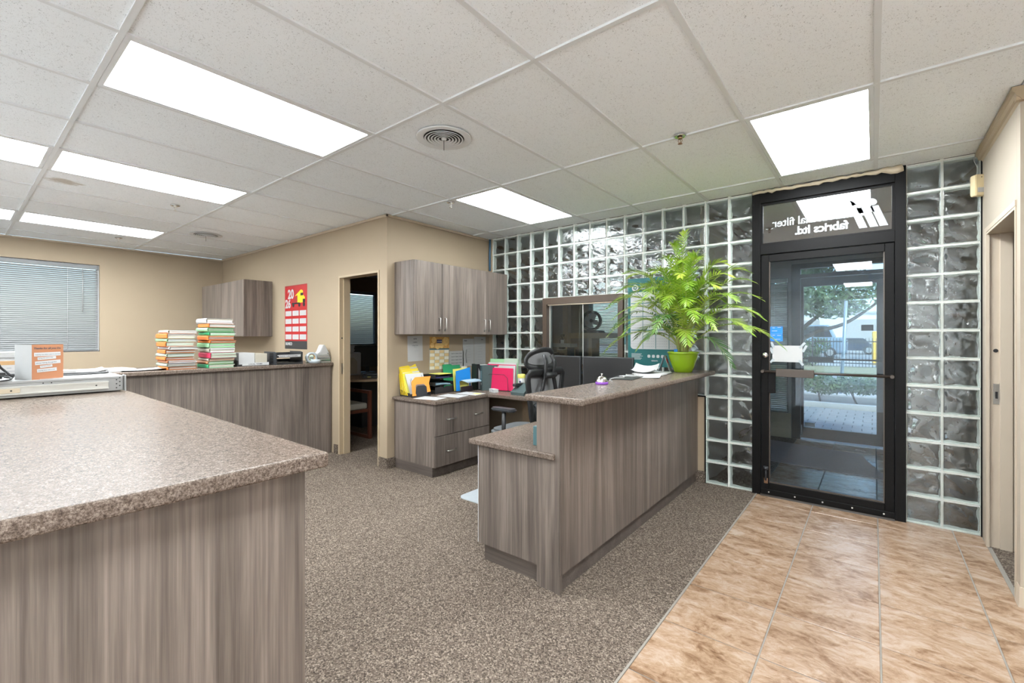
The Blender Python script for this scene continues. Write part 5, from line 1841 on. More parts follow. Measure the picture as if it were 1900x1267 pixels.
obj('pen_cord', add_tube(B(), smooth_path([(-.02, -.30, .004), (-.06, -.24, .004), (-.05, -.16, .012), (.0, -.08, .014), (-.04, .02, .016), (.04, .06, .014), (.02, .13, .022), (.07, .15, .012)]), .0028, n=6), M['white'], t)
obj('pen', add_cyl(B(), (-.06, .0, .0125), (.05, .1, .0125), .0045, n=8), M['white'], t)
t = sheet('paper_sheet', 'white form with a printed line on the transaction top, beside the clipboard', 'paper', (-1.39, 3.42, ZT), .3, .21, .26, lines=4, lmat='ink', curl=.02)
t = paper_block('paper_stack', 'flat pile of white forms between the clipboard and green pot', 'paper stack', (-1.46, 3.72, ZT), .12, .24, .34, .012, n=4, seed=11)
t2 = sheet('paper_sheet', 'white sheet rising in a fold on the flat pile of forms', 'paper', (-1.50, 3.66, ZT + .0125), .2, .2, .24, curl=.10)
t = thing('tent_calendar', 'small folded tent card leaning by the green pot', 'tent card', (-1.475, 4.06, ZT), .2)
obj('leaf', add_box(B(), -.002, 0, -.06, .06, 0, .15, Matrix.Translation((-.05, 0, 0)) @ Matrix.Rotation(.32, 4, 'Y')), M['paleblue'], t)
obj('leaf', add_box(B(), 0, .002, -.06, .06, 0, .15, Matrix.Translation((.05, 0, 0)) @ Matrix.Rotation(-.32, 4, 'Y')), M['paper'], t)
obj('red_mark', add_box(B(), .002, .0026, -.04, .03, .08, .12, Matrix.Translation((.05, 0, 0)) @ Matrix.Rotation(-.32, 4, 'Y')), M['crimson'], t)
t = thing('card_terminal', 'low grey dome-shaped device under the teal calendar', 'device', (-1.80, 4.27, 1.0095))
bm = B()
add_lathe(bm, [(.0, 0), (.085, 0), (.09, .02), (.075, .07), (.04, .09), (.0, .095)], n=24)
obj('housing', bm, M['terminal'], t)
t.location = (-1.80, 4.27, .74)
t.scale = (1, 1, 3.4)
# teal year planner hung on the glass blocks
t = thing('year_planner', 'large teal 2026 year planner hung on the glass blocks behind the palm', 'calendar', (-1.693, 4.405, 1.062))
cq('board', -.293, .293, 0, .895, 'teal', 0, t)
w_ = obj('date_panel', add_prism(B(), rrect(.53, .58, .035, n=4, cx=.0, cy=.465), 'y', -.0016, -.0008), M['paper'], t)
bm = B()
for x in (-.133, 0, .133):
    add_box(bm, x - .0025, x + .0025, -.0022, -.0017, .18, .75)
for z in (.3675, .5075, .64):
    add_box(bm, -.26, .26, -.0022, -.0017, z - .003, z + .003)
obj('grid_line', bm, M['teal'], w_)
bm = B()
for a in range(4):
    for b in range(4):
        for r in range(4):
            for c_ in range(6):
                x, z = -.255 + a * .133 + c_ * .019, .20 + b * .138 + r * .026
                add_box(bm, x, x + .007, -.0021, -.0017, z, z + .007)
o = obj('date_figures', bm, M['gink'], w_)
o['kind'] = 'stuff'
obj('logo', add_lathe(B(), [(.018, 0), (.036, 0), (.036, .0006), (.018, .0006), (.018, 0)], n=24), M['paper'], t, (-.215, -.0012, .80), (PI / 2, 0, 0))
obj('logo', add_lathe(B(), [(.0, 0), (.01, 0), (.01, .0006), (.0, .0006)], n=16), M['paper'], t, (-.215, -.0012, .80), (PI / 2, 0, 0))
put_text('lettering', text_mesh('canarm', .072, .0002, bold=.0012), M['paper'], t, frame_mtx((-.16, -.0014, .785), (1, 0, 0), (0, 0, 1)))
put_text('lettering', text_mesh('2026', .088, .0002), M['paper'], t, frame_mtx((.09, -.0014, .785), (1, 0, 0), (0, 0, 1)))
put_text('lettering', text_mesh('canarm', .022, .0002, bold=.0005), M['paper'], t, frame_mtx((-.045, -.0014, .055), (1, 0, 0), (0, 0, 1)))
bm = B()
for k in range(6):
    add_box(bm, -.255, -.255 + (.11, .10, .12, .09, .11, .10)[k], -.0013, -.0008, .125 - k * .011, .129 - k * .011)
for k in range(4):
    bm2 = add_prism(bm, rrect(.030, .030, .009, n=3, cx=-.07 + k * .046, cy=.105), 'y', -.0014, -.0008)
obj('footer_print', bm, M['paper'], t)
obj('curl_strip', bx(-.335, -.318, -.004, -.001, .22, .42), M['tealbox'], t)

# ================================================================ ceiling fittings
def vent(loc, label, s=1.0):
    t_ = thing('ceiling_vent', label, 'ceiling vent', loc, 0, 'round ceiling diffusers')
    obj('outer_ring', add_lathe(B(), [(.128, .0), (.165, -.004), (.172, -.002), (.174, .002), (.128, .004), (.128, 0)], n=40), M['tbar'], t_)
    obj('throat', add_lathe(B(), [(.129, .002), (.12, .0018), (.0, .0016)], n=32), M['black'], t_)
    for r in (.112, .092, .072, .052, .032):
        obj('vane_ring', add_lathe(B(), [(r, -.004), (r + .009, -.010), (r + .011, -.008), (r + .002, -.001), (r, -.004)], n=32), M['tbar'], t_)
    obj('hub', add_lathe(B(), [(.0, -.012), (.015, -.010), (.018, -.002)], n=20), M['tbar'], t_)
    obj('damper_pin', add_cyl(B(), (0, 0, -.01), (0, 0, -.075), .002, n=6), M['dgrey'], t_)
vent((-2.125, 1.963, CEIL - .0035), 'large round slatted ceiling vent in front of the cabinets')
vent((-6.476, 1.998, CEIL - .0035), 'small distant round ceiling vent above the left wall cabinet')
def sprinkler(loc, label, mt='nickel'):
    t_ = thing('sprinkler_head', label, 'sprinkler', loc, 0, 'ceiling sprinkler heads')
    obj('escutcheon', add_lathe(B(), [(.018, -.003), (.028, -.006), (.036, -.003), (.040, .001), (.018, .002), (.018, -.003)], n=28), M['chrome'], t_)
    obj('body', add_lathe(B(), [(.0, .0), (.013, .0), (.013, -.016), (.009, -.018), (.0, -.018)], n=16), M[mt], t_)
    for s in (-1, 1):
        obj('frame_arm', add_tube(B(), [(s * .008, 0, -.016), (s * .012, 0, -.03), (s * .004, 0, -.046)], .0022, n=6), M[mt], t_)
    obj('bulb', add_cyl(B(), (0, 0, -.018), (0, 0, -.042), .0025, n=8), M[mt], t_)
    obj('deflector', add_lathe(B(), [(.0, -.046), (.014, -.047), (.014, -.049), (.0, -.049)], n=16), M[mt], t_)
sprinkler((-.946, 2.867, CEIL - .003), 'chrome sprinkler head nearest the entrance door', 'brass')
sprinkler((-3.094, 2.942, CEIL - .003), 'sprinkler head in front of the cabinet wall corner')
sprinkler((-5.236, 1.36, CEIL - .003), 'sprinkler head just beyond the second long light')
sprinkler((-7.524, 1.356, CEIL - .003), 'small white sprinkler head beside the farthest long light')
t = thing('motion_sensor', 'cream motion sensor in the corner right of the entrance door', 'sensor', (.555, 4.375, 2.32), .5)
bm = B()
add_prism(bm, [(-.032, 0), (.032, 0), (.034, .02), (.034, .135), (.03, .142), (-.03, .142), (-.034, .135), (-.034, .02)], 'y', -.028, .02)
bmesh.ops.recalc_face_normals(bm, faces=bm.faces)
bmesh.ops.bevel(bm, geom=list(bm.edges), offset=.004, segments=2, affect='EDGES')
obj('housing', bm, M['cream'], t)
obj('lens', bx(-.022, .022, -.0305, -.0275, .02, .052, bev=.001, seg=1), M['white'], t)
obj('led', add_cyl(B(), (0, -.0305, .122), (0, -.028, .122), .003, n=8), M['black'], t)
obj('wire', add_tube(B(), smooth_path([(0, .012, .142), (.004, .014, .2), (-.01, .018, .25), (.0, .018, .30)]), .002, n=5), M['white'], t)
# ================================================================ potted palm
random.seed(4)
t = thing('potted_palm', 'bright green palm in a lime glazed pot at the far end of the transaction top', 'plant', (-1.32, 4.08, ZT))
obj('pot', add_lathe(B(), [(.0, .0), (.072, .0), (.078, .004), (.098, .06), (.118, .12), (.126, .155), (.128, .160), (.134, .164), (.136, .174), (.132, .182), (.124, .182), (.120, .165), (.11, .14)], n=48), M['pot'], t)
obj('soil', add_lathe(B(), [(.118, .150), (.06, .157), (.0, .16)], n=24), M['soil'], t)
obj('plant_marker', bx(-.05, -.02, -.09, -.085, .15, .205), M['blue'], t)
def frond(tip, apex, mat='palm', nl=24, width=.15, start=.40):
    """one feather leaf: stalk from the pot arching over to its tip, two rows of narrow leaflets"""
    bm = B()
    p0 = Vector((random.uniform(-.05, .05), random.uniform(-.05, .05), .155))
    tip = Vector(tip)
    p1 = Vector((p0.x + tip.x * .12, p0.y + tip.y * .12, apex * .62))
    p2 = Vector((tip.x * .55, tip.y * .55, apex * 1.05))
    n = 26
    path = []
    for k in range(n + 1):
        u = k / n
        path.append(p0 * (1 - u) ** 3 + p1 * 3 * u * (1 - u) ** 2 + p2 * 3 * u * u * (1 - u) + tip * u ** 3)
    add_tube(bm, path, .004, n=5, rs=[.0055 - .0045 * i / n for i in range(n + 1)])
    nf = len(bm.faces)
    for k in range(nl):
        u = start + (1 - start) * k / (nl - 1)
        f = min(u * n, n - 1e-4)
        i = int(f)
        c = path[i].lerp(path[i + 1], f - i)
        d = (path[i + 1] - path[i]).normalized()
        side = d.cross(Vector((0, 0, 1)))
        side = side.normalized() if side.length > .05 else Vector((-tip.y, tip.x, 0)).normalized()
        up = side.cross(d).normalized()
        v_ = (u - start) / (1 - start)
        L = width * (math.sin(PI * (.20 + .72 * v_)) ** .8) * random.uniform(.85, 1.12)
        w = .0056 * (1 - .2 * v_)
        for s in (-1, 1):
            fwd = .45 + .55 * v_ + random.uniform(-.08, .08)
            dv = (side * s * math.cos(fwd) + d * math.sin(fwd) + up * random.uniform(.10, .28)).normalized()
            wv = (d - dv * d.dot(dv)).normalized()
            prev = None
            sg = random.uniform(.12, .34)
            for q in range(5):
                v = q / 4
                ctr = c + dv * (L * v) + Vector((0, 0, -1)) * (L * sg * v * v)
                ctr.y = min(ctr.y, .315)
                ww = w * (.7, 1.2, 1.1, .7, .04)[q]
                a1, b1 = bm.verts.new(ctr - wv * ww), bm.verts.new(ctr + wv * ww)
                if prev:
                    bm.faces.new((prev[0], prev[1], b1, a1)).smooth = True
                prev = (a1, b1)
    bm.faces.ensure_lookup_table()
    for f in bm.faces[:nf]:
        f.material_index = 1
    me = bpy.data.meshes.new('frond')
    bm.to_mesh(me)
    bm.free()
    me.materials.append(M[mat])
    me.materials.append(M['stem'])
    return obj('frond', me, None, t)
# tips (x, y, z from the pot foot) and arch height of every leaf
FR = [(.0, .05, 1.25, 1.15), (-.05, -.1, 1.12, 1.08), (.08, .1, 1.05, 1.0), (-.20, .05, 1.04, 1.05), (.16, -.1, .98, 1.0), (-.27, -.05, .92, .98), (.06, -.22, .95, 1.0), (.27, .08, .88, .96),
      (-.58, .1, .94, .98), (-.44, -.15, .86, .95), (-.72, .0, .60, .82), (-.60, -.2, .62, .80), (-.70, .1, .42, .70), (-.52, -.3, .48, .72), (-.73, -.05, .17, .50), (-.40, -.35, .34, .60), (-.55, .08, .70, .86), (-.36, .12, .80, .92),
      (.50, .1, .86, .95), (.42, -.15, .80, .9), (.56, .02, .76, .86), (.48, -.25, .60, .76), (.60, .1, .62, .78), (.76, -.02, .24, .56), (.58, -.2, .34, .58), (.42, -.1, .08, .44), (.34, -.32, .38, .62), (.52, .12, .50, .70),
      (-.16, -.42, .66, .86), (.02, -.46, .56, .80), (.18, -.42, .70, .86), (-.28, -.40, .56, .76), (-.06, -.5, .36, .64), (.24, -.46, .44, .66), (.10, -.38, .80, .92), (-.12, -.34, .86, .94),
      (-.34, .14, .60, .74), (.30, .14, .62, .74), (-.20, -.30, .30, .50), (.14, -.34, .26, .48), (-.46, .05, .30, .54), (.0, -.2, .90, .98), (-.14, .12, .82, .90), (.18, .12, .78, .88), (-.66, -.1, .34, .62), (-.48, -.28, .72, .86), (-.62, .14, .80, .90), (-.38, -.1, .20, .46), (.64, -.1, .46, .68), (.36, .0, .92, 1.0), (-.10, -.3, .66, .80), (.12, -.28, .58, .74), (-.30, -.22, .74, .86), (.32, -.2, .72, .84)]
for k, (x, y, z, ap) in enumerate(FR):
    frond((x, min(y, .2), z), ap, 'palm_dark' if k in (12, 25, 32, 38) else 'palm', nl=20 + int(6 * math.hypot(x, y)), width=random.uniform(.12, .165), start=.36 if math.hypot(x, y) > .35 else .42)
for k in range(5):
    a = k * 1.3
    obj('cane', add_tube(B(), [(.03 * math.cos(a), .03 * math.sin(a), .15), (.04 * math.cos(a), .04 * math.sin(a), .24), (.055 * math.cos(a + .3), .055 * math.sin(a + .3), .36)], .006, n=6, rs=[.007, .006, .004]), M['brownstem'], t)

# ================================================================ entrance lobby and offices behind the wall
o = obj('door_mat', add_prism(B(), [(-1.15, 5.65), (.12, 5.55), (-.12, 6.55), (-1.1, 6.75)], 'z', 0.0005, .010), M['doormat'])
tag(o, 'purple-grey entrance mat on the vestibule tiles', 'mat')

# office behind the service window
t = thing('storage_hutch', 'brown wooden hutch with drawers in the room behind the service window', 'hutch', (-4.68, 6.75, 0))
obj('carcass', bx(-.45, .45, -.28, .28, 0, 1.10, bev=.004), M['hutch_wood'], t)
for k in range(4):
    d = obj('drawer', bx(-.42, .42, -.30, -.281, .08 + k * .25, .31 + k * .25, bev=.003), M['hutch_wood'], t)
    obj('knob', add_lathe(B(), [(.006, 0), (.006, .012), (.014, .016), (.014, .022), (0, .026)], n=12), M['dgrey'], d, (.30, -.30, .2 + k * .25), (PI / 2, 0, 0))
t = thing('high_back_chair', 'dark arched high-back chair seen through the service window', 'chair', (-4.70, 5.85, 0), PI)
bm = B()
add_prism(bm, [(-.30, .62), (.30, .62), (.32, 1.2), (.29, 1.42), (.20, 1.58), (.08, 1.66), (-.08, 1.66), (-.20, 1.58), (-.29, 1.42), (-.32, 1.2)], 'y', -.34, -.24)
bmesh.ops.recalc_face_normals(bm, faces=bm.faces)
bmesh.ops.bevel(bm, geom=list(bm.edges), offset=.03, segments=3, affect='EDGES')
obj('backrest', bm, M['dgrey'], t)
obj('seat', bx(-.30, .30, -.26, .28, .48, .60, bev=.04), M['dgrey'], t)
obj('pedestal', add_cyl(B(), (0, 0, .06), (0, 0, .48), .04, n=12), M['black'], t)
for k in range(5):
    a = k * 2 * PI / 5
    obj('base_leg', add_tube(B(), [(0, 0, .1), (.3 * math.cos(a), .3 * math.sin(a), .04)], .022, n=6), M['black'], t)
t = thing('wood_post', 'tan wooden post standing behind the service window', 'post', (-4.10, 6.62, 0))
obj('shaft', bx(-.05, .05, -.05, .05, 0, CEIL - .001), M['tan'], t)
obj('cap_block', bx(-.055, .055, -.055, .055, 1.2, 1.23), M['cpaper'], t)
t = thing('wall_shelf', 'tan shelf carrying the round desk fan behind the service window', 'shelf', (-3.62, 6.66, 1.33))
obj('board', bx(-.36, .36, -.17, .17, 0, .09, bev=.003), M['tan'], t)
obj('bracket', bx(-.03, .03, -.1, .17, -.55, 0), M['tan'], t)
obj('bracket_foot', bx(-.04, .04, -.12, .17, -1.33, -.55), M['tan'], t)
t = thing('desk_fan', 'round black desk fan on the shelf behind the service window', 'fan', (-3.62, 6.62, 1.4205))
obj('foot', add_prism(B(), [(-.14, 0), (.2, 0), (.18, .03), (-.12, .05)], 'y', -.09, .09), M['black'], t)
bm = B()
add_lathe(bm, [(.13, -.05), (.165, -.03), (.17, .0), (.165, .05), (.13, .06), (.12, .0), (.13, -.05)], n=32)
obj('guard_ring', bm, M['black'], t, (0, 0, .20), (PI / 2, 0, .25))
for k in range(4):
    a = k * PI / 2 + .4
    mt = Matrix.Translation((0, 0, .20)) @ Matrix.Rotation(.25, 4, 'Z') @ Matrix.Rotation(a, 4, 'Y') @ Matrix.Rotation(.5, 4, 'X')
    obj('blade', add_box(B(), .02, .115, -.002, .002, -.04, .04, mt), M['terminal'], t)
obj('hub', add_cyl(B(), (0, -.03, .20), (0, .04, .20), .03, n=16), M['black'], t)
t = thing('office_desk', 'tan desk just behind the service window', 'desk', (-3.45, 5.35, 0))
obj('desktop', bx(-.75, .75, -.4, .4, .92, .95, bev=.004), M['tan'], t)
for x in (-.72, .68):
    obj('leg_panel', bx(x, x + .04, -.36, .36, 0, .92), M['tan'], t)
t = thing('label_printer', 'white and black printer on the desk behind the service window', 'printer', (-3.60, 5.22, .951))
obj('body', bx(-.16, .06, -.13, .13, 0, .20, bev=.008), M['white'], t)
obj('dark_side', bx(.061, .17, -.12, .12, 0, .19, bev=.006), M['black'], t)
obj('paper_slot', bx(-.12, .03, -.132, -.129, .05, .06), M['black'], t)
t = thing('paper_tray', 'grey raised paper tray on the desk behind the service window', 'tray', (-3.55, 5.60, .951))
obj('shelf', bx(-.2, .2, -.1, .1, .26, .31, bev=.004), M['terminal'], t)
for x in (-.16, .14):
    obj('foot', bx(x, x + .02, -.08, .08, 0, .26), M['dgrey'], t)
for k, x in enumerate((-3.05, -2.92)):
    t = thing('drinking_glass', ('left', 'right')[k] + ' of two small clear cups on the desk behind the service window', 'cup', (x, 5.2, .951), 0, 'cups behind the service window')
    obj('wall', add_lathe(B(), [(.0, 0), (.028, 0), (.034, .12), (.031, .12), (.026, .006), (.0, .006)], n=18), M['paleblue'], t)
t = thing('spray_bottle', 'black spray bottle with a white tag beside the tan post', 'bottle', (-3.93, 6.2, 1.16))
obj('body', add_lathe(B(), [(.0, 0), (.05, 0), (.055, .02), (.05, .14), (.02, .18), (.016, .2)], n=20), M['black'], t)
obj('trigger', bx(-.02, .05, -.015, .015, .2, .24, bev=.004), M['black'], t)
obj('tag', bx(.01, .07, -.058, -.056, .05, .15), M['paper'], t)
t = thing('small_cabinet', 'low tan cabinet carrying the spray bottle behind the service window', 'cabinet', (-3.93, 6.2, 0))
obj('carcass', bx(-.16, .16, -.15, .15, 0, 1.155, bev=.004), M['tan'], t)
obj('door', bx(-.14, .14, -.158, -.151, .05, 1.1), M['hutch_wood'], t)

# dark office seen through the doorway
t = thing('round_desk', 'tan desk with a rounded end inside the dark office', 'desk', (-6.15, 3.95, 0))
bm = B()
add_prism(bm, [(-.9, -.38), (.1, -.42), (.34, -.38), (.50, -.25), (.58, -.05), (.58, .15), (.50, .35), (.30, .47), (.0, .5), (-.9, .5)], 'z', .715, .75)
obj('desktop', bm, M['tan'], t)
obj('pedestal', bx(-.25, .2, -.1, .25, 0, .715), M['dgrey'], t)
t = thing('office_printer', 'pale printer on the desk inside the dark office', 'printer', (-6.55, 3.90, .751))
obj('body', bx(-.22, .2, -.24, .2, 0, .36, bev=.02), M['white'], t)
obj('front_cover', add_prism(B(), [(-.15, .03), (.12, .03), (.12, .22), (.06, .28), (-.10, .28), (-.15, .22)], 'x', .2, .206), M['cpaper'], t)
t = paper_block('paper_stack', 'pile of papers and folders on top of the office printer', 'paper stack', (-6.56, 3.86, 1.1115), .1, .3, .3, .12, n=5, seed=31)
t = thing('computer_monitor', 'black monitor inside the dark office', 'monitor', (-6.75, 4.48, .751), 1.2)
obj('panel', bx(-.28, .28, -.015, .015, .1, .45, bev=.006), M['screen'], t)
obj('stand', bx(-.03, .03, .016, .04, .01, .3), M['black'], t)
obj('foot', bx(-.12, .12, -.08, .1, 0, .011), M['black'], t)
t = thing('hole_punch', 'black hole punch on the dark office desk', 'hole punch', (-5.83, 3.93, .751), .9)
obj('base', bx(-.12, .12, -.05, .05, 0, .03, bev=.006), M['black'], t)
obj('lever', bx(-.11, .11, -.04, .045, .032, .06, bev=.008), M['dgrey'], t)
obj('mark', bx(-.05, .0, -.0515, -.0505, .01, .02), M['lemon'], t)
t = thing('sanitiser_bottle', 'clear pump bottle on the dark office desk', 'bottle', (-5.72, 4.07, .751))
obj('body', add_lathe(B(), [(.0, 0), (.028, 0), (.03, .01), (.03, .11), (.012, .135), (.012, .15)], n=18), M['paleblue'], t)
obj('pump', add_lathe(B(), [(.012, .15), (.014, .155), (.005, .16), (.005, .19), (.0, .19)], n=12), M['white'], t)
t = thing('guest_chair', 'reddish wood guest chair with pale seat inside the dark office', 'chair', (-5.52, 3.28, 0), .0)
for y in (-.24, .24):
    bm = B()
    for a in (((.26, y, .0), (.26, y, .64)), ((-.28, y, .0), (-.28, y, .64))):
        add_box(bm, a[0][0] - .022, a[0][0] + .022, y - .018, y + .018, 0.03, .64)
    add_box(bm, -.30, .282, y - .02, y + .02, .60, .64)
    add_box(bm, -.30, .282, y - .02, y + .02, 0, .04)
    obj('side_frame', bm, M['red_wood'], t)
obj('seat', bx(-.28, .24, -.22, .22, .40, .48, bev=.02), M['upholstery'], t)
obj('backrest', bx(-.34, -.28, -.22, .22, .52, .86, bev=.02), M['upholstery'], t)
obj('front_rail', bx(.238, .26, -.22, .22, .36, .40), M['red_wood'], t)

# ================================================================ outdoors
g = struct_root('ground')
bm = B()
add_box(bm, -40, 40, 7.22, 90, -.35, -.06)
struct('ground_base', bm, M['mulch'], g)
bm = B()
add_box(bm, -6, 6, 7.22, 10.55, -.06, -.03)
struct('paver_bed', bm, M['grout'], g)
pm = None
random.seed(12)
for r in range(14):
    y = 7.32 + r * .225
    for c in range(13):
        x = -2.6 + c * .235 + (.117 if r % 2 else 0)
        if pm is None:
            o = obj('paver', bx(-.113, .113, -.108, .108, 0, .028, bev=.004, seg=1), M['paver'], g)
            pm = o.data
        else:
            o = obj('paver', pm, None, g)
        o.location = (x, y + .1, -.03 + random.uniform(-.002, .002))
bm = B()
add_box(bm, -8, 8, 10.60, 10.78, -.06, .075)
struct('kerb', bm, M['concrete'], g)
bm = B()
add_box(bm, -20, 20, 15.2, 20.2, -.06, -.045)
struct('road', bm, M['asphalt'], g)
bm = B()
add_box(bm, -20, 20, 13.2, 15.2, -.06, -.03)
struct('pavement', bm, M['concrete'], g)
bm = B()
add_box(bm, -30, 30, 20.2, 34, -.06, -.02)
struct('verge', bm, M['grass'], g)
bm = B()
add_box(bm, -30, 30, 34, 60, -.06, -.015)
struct('yard', bm, M['asphalt'], g)
bm = B()
add_box(bm, -2.2, 4.0, 25.6, 34, -.02, -.005)
struct('driveway', bm, M['concrete'], g)

def leaf_cloud(name, blobs, n, size, mat, parent, seed):
    rnd = random.Random(seed)
    vs, fs = [], []
    tot = sum(b[3] * b[4] * b[5] for b in blobs)
    for (cx_, cy_, cz_, rx, ry, rz) in blobs:
        k = max(20, int(n * rx * ry * rz / tot))
        for _ in range(k):
            while True:
                p = Vector((rnd.uniform(-1, 1), rnd.uniform(-1, 1), rnd.uniform(-1, 1)))
                if .3 < p.length < 1:
                    break
            c = Vector((cx_ + p.x * rx, cy_ + p.y * ry, cz_ + p.z * rz))
            a = Vector((rnd.gauss(0, 1), rnd.gauss(0, 1), rnd.gauss(0, 1))).normalized()
            b = a.orthogonal().normalized()
            s = size * rnd.uniform(.6, 1.3)
            i = len(vs)
            vs += [c - a * s, c + b * s * .42, c + a * s, c - b * s * .42]
            fs.append((i, i + 1, i + 2, i + 3))
    me = bpy.data.meshes.new(name)
    me.from_pydata([tuple(v) for v in vs], [], fs)
    me.materials.append(M[mat])
    o_ = obj(name, me, None, parent)
    o_['kind'] = 'stuff'
    return o_
random.seed(5)
t = thing('hedge', 'low trimmed green hedge beyond the pavers, seen through the doors', 'hedge', (0, 11.6, 0))
leaf_cloud('foliage', [(-4.6 + k * .62, random.uniform(-.1, .1), .36 + random.uniform(-.03, .03), .48, .42, .20) for k in range(15)], 9000, .055, 'hedge_leaf', t, 3)
for k in range(15):
    x = -4.6 + k * .62
    obj('stem', add_tube(B(), [(x, 0, -.05), (x + random.uniform(-.1, .1), 0, .15), (x + random.uniform(-.2, .2), 0, .38)], .02, n=5), M['bark'], t)
t = thing('street_tree', 'spreading leafy tree beyond the hedge, seen through the doors', 'tree', (-1.75, 15.6, -.05))
def branch(p, r, name='branch'):
    obj(name, add_tube(B(), smooth_path(p, 4), r[0], n=8, rs=None), M['bark'], t) if False else obj(name, add_tube(B(), smooth_path(p, 4), r[0], n=8, rs=[r[0] + (r[1] - r[0]) * i / (4 * (len(p) - 1)) for i in range(4 * (len(p) - 1) + 1)]), M['bark'], t)
branch([(0, 0, 0), (-.03, 0, .7), (.02, 0, 1.4), (-.02, 0, 2.2)], (.15, .11), 'trunk')
branch([(0, 0, 1.25), (.5, -.1, 1.55), (1.1, -.1, 1.75), (1.7, -.1, 2.2), (2.4, -.1, 2.9)], (.07, .02))
branch([(0, 0, 1.5), (.5, .1, 2.0), (.9, .1, 2.3), (1.5, .1, 3.1)], (.07, .02))
branch([(0, 0, 1.7), (-.6, .1, 2.2), (-1.2, 0, 3.0)], (.07, .02))
branch([(0, 0, 2.1), (.1, 0, 2.9), (.3, .1, 3.8)], (.09, .03))
branch([(0, 0, 2.0), (.6, -.4, 2.7), (1.0, -.6, 3.3)], (.06, .02))
random.seed(8)
blobs = []
for k in range(36):
    blobs.append((random.uniform(-2.4, 3.4), random.uniform(-1.4, 1.6), random.uniform(2.35, 5.4), random.uniform(.5, .85), random.uniform(.5, .8), random.uniform(.3, .5)))
blobs += [(.9, -1.0, 2.25, .8, .6, .38), (.3, -1.2, 2.5, .7, .5, .4), (1.6, -.9, 2.6, .7, .5, .4), (2.7, 0, 2.35, .7, .6, .35), (3.0, .4, 1.95, .5, .5, .35)]
leaf_cloud('crown', blobs, 24000, .085, 'tree_leaf', t, 6)
t = thing('iron_fence', 'black iron picket fence across the road, seen through the doors', 'fence', (0, 25.0, -.02))
for z in (.16, 1.12):
    obj('rail', bx(-6.5, 5.5, -.02, .02, z, z + .045), M['fence'], t)
pk = None
x = -4.4
while x < 1.8:
    if pk is None:
        o = obj('picket', bx(-.010, .010, -.010, .010, .03, 1.30), M['fence'], t)
        pk = o.data
    else:
        o = obj('picket', pk, None, t)
    o.location = (x, 0, 0)
    x += .115
for x in (-4.6, -2.2, .2, 2.6):
    obj('post', bx(x - .03, x + .03, -.03, .03, 0, 1.42), M['fence'], t)
for k, (x, y, h) in enumerate(((.05, 27.5, 1.62), (.78, 26.2, 1.35))):
    t = thing('bollard', ('taller yellow bollard behind the fence, left one', 'shorter yellow bollard behind the fence, right one')[k], 'bollard', (x, y, -.02))
    obj('pipe', add_lathe(B(), [(.11, 0), (.11, h - .06), (.085, h - .015), (.0, h)], n=20), M['bollard'], t)
t = thing('gate_sign', 'small yellow sign on a dark post behind the fence', 'sign', (1.05, 27.3, -.02))
obj('post', bx(-.16, -.04, -.05, .05, 0, 2.3), M['fence'], t)
obj('plate', bx(.02, .55, -.02, 0, 1.4, 1.72), M['bollard'], t)
obj('pole', add_cyl(B(), (.6, 0, 0), (.6, 0, 1.8), .03, n=8), M['fence'], t)
t = thing('sign_pole', 'pale metal street pole in front of the tree trunk', 'pole', (-.57, 13.6, -.03))
obj('shaft', add_tube(B(), [(-.06, 0, 0), (.0, 0, 1.0), (.05, 0, 2.25)], .035, n=10), M['pole'], t)

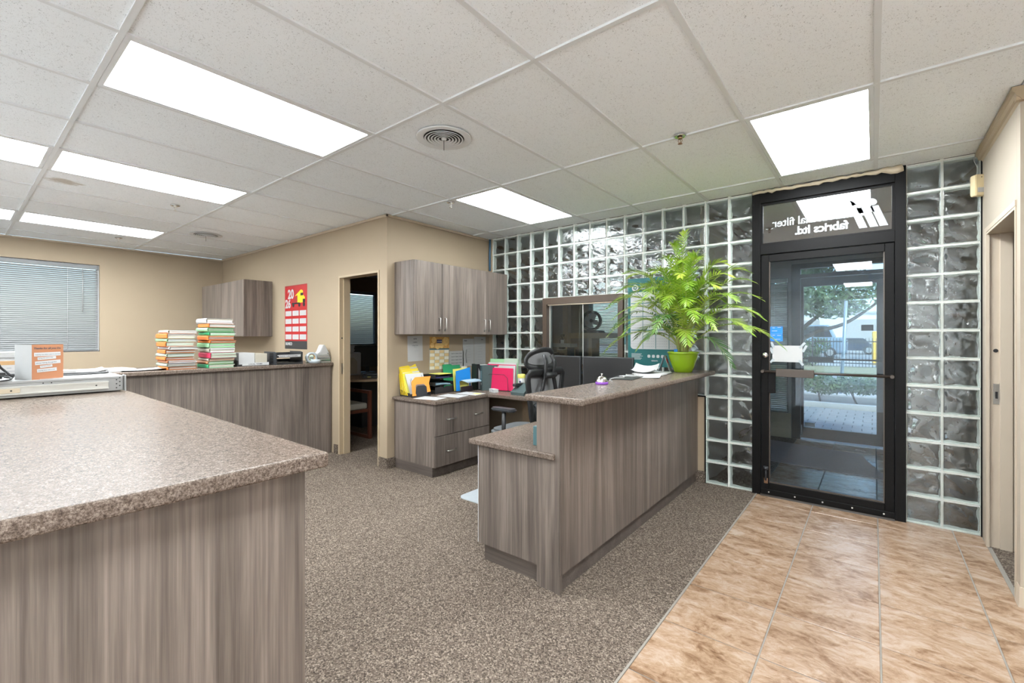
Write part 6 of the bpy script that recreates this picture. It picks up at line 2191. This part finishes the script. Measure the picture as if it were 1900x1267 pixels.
def vehicle(name, label, cat, loc, L, Hb, Hr, mat, cab):
    t_ = thing(name, label, cat, loc)
    bm = B()
    add_prism(bm, [(-L / 2, .28), (L / 2, .28), (L / 2, Hb * .9), (L / 2 - .15, Hb), (-L / 2 + .1, Hb), (-L / 2, Hb * .85)], 'y', -.88, .88)
    bmesh.ops.recalc_face_normals(bm, faces=bm.faces)
    bmesh.ops.bevel(bm, geom=list(bm.edges), offset=.06, segments=2, affect='EDGES')
    obj('body', bm, M[mat], t_)
    c0, c1 = cab
    bm = B()
    add_prism(bm, [(c0, Hb - .03), (c1, Hb - .03), (c1 - .35, Hr), (c0 + .3, Hr)], 'y', -.78, .78)
    bmesh.ops.recalc_face_normals(bm, faces=bm.faces)
    bmesh.ops.bevel(bm, geom=list(bm.edges), offset=.05, segments=2, affect='EDGES')
    obj('cabin', bm, M[mat], t_)
    obj('side_window', add_prism(B(), [(c0 + .12, Hb + .02), (c1 - .14, Hb + .02), (c1 - .42, Hr - .08), (c0 + .36, Hr - .08)], 'y', -.80, -.785), M['carglass'], t_)
    for x_ in (-L * .31, L * .31):
        w_ = obj('wheel', add_cyl(B(), (x_, -.92, .33), (x_, -.68, .33), .33, n=24), M['rubber'], t_)
        obj('rim', add_cyl(B(), (x_, -.93, .33), (x_, -.915, .33), .2, n=16), M['plate'], w_)
    return t_
vehicle('parked_car', 'dark blue car parked beyond the fence', 'car', (-1.3, 43.5, -.015), 3.3, .80, 1.22, 'carblue', (-1.2, 1.1))
vehicle('parked_van', 'grey-blue van partly behind the tree trunk', 'van', (-3.6, 36.0, -.015), 4.6, 1.3, 2.1, 'vanblue', (-2.1, 1.7))
t = thing('warehouse', 'long white building beyond the parked vehicles', 'building', (-1.0, 52, -.015))
obj('wall', bx(-22, 6, 0, 8, 0, 3.4), M['siding'], t)
obj('roof_edge', bx(-22.1, 6.1, -.1, 8.1, 3.4, 3.6), M['plate'], t)
for k in range(4):
    obj('loading_door', bx(-16 + k * 5, -13 + k * 5, -.05, .0, .1, 2.9), M['concrete'], t)
t = thing('far_tree', 'bushy green tree beyond the fence, right of the vehicles', 'tree', (2.3, 33, -.02))
leaf_cloud('crown', [(random.uniform(-1.6, 1.6), random.uniform(-1, 1), random.uniform(1.4, 3.6), .8, .8, .6) for _ in range(12)], 5000, .12, 'tree_leaf', t, 9)
obj('trunk', add_tube(B(), [(0, 0, 0), (.05, 0, 1.2), (0, 0, 2.4)], .15, n=8), M['bark'], t)
t = thing('fence_shrub', 'green shrub growing against the iron fence', 'shrub', (-2.9, 25.7, -.02))
leaf_cloud('foliage', [(random.uniform(-1.0, 1.0), random.uniform(-.2, .3), random.uniform(.35, 1.0), .5, .35, .4) for _ in range(10)], 3500, .07, 'hedge_leaf', t, 13)
obj('stem', add_tube(B(), [(0, 0, 0), (.03, 0, .5), (0, 0, .9)], .03, n=6), M['bark'], t)
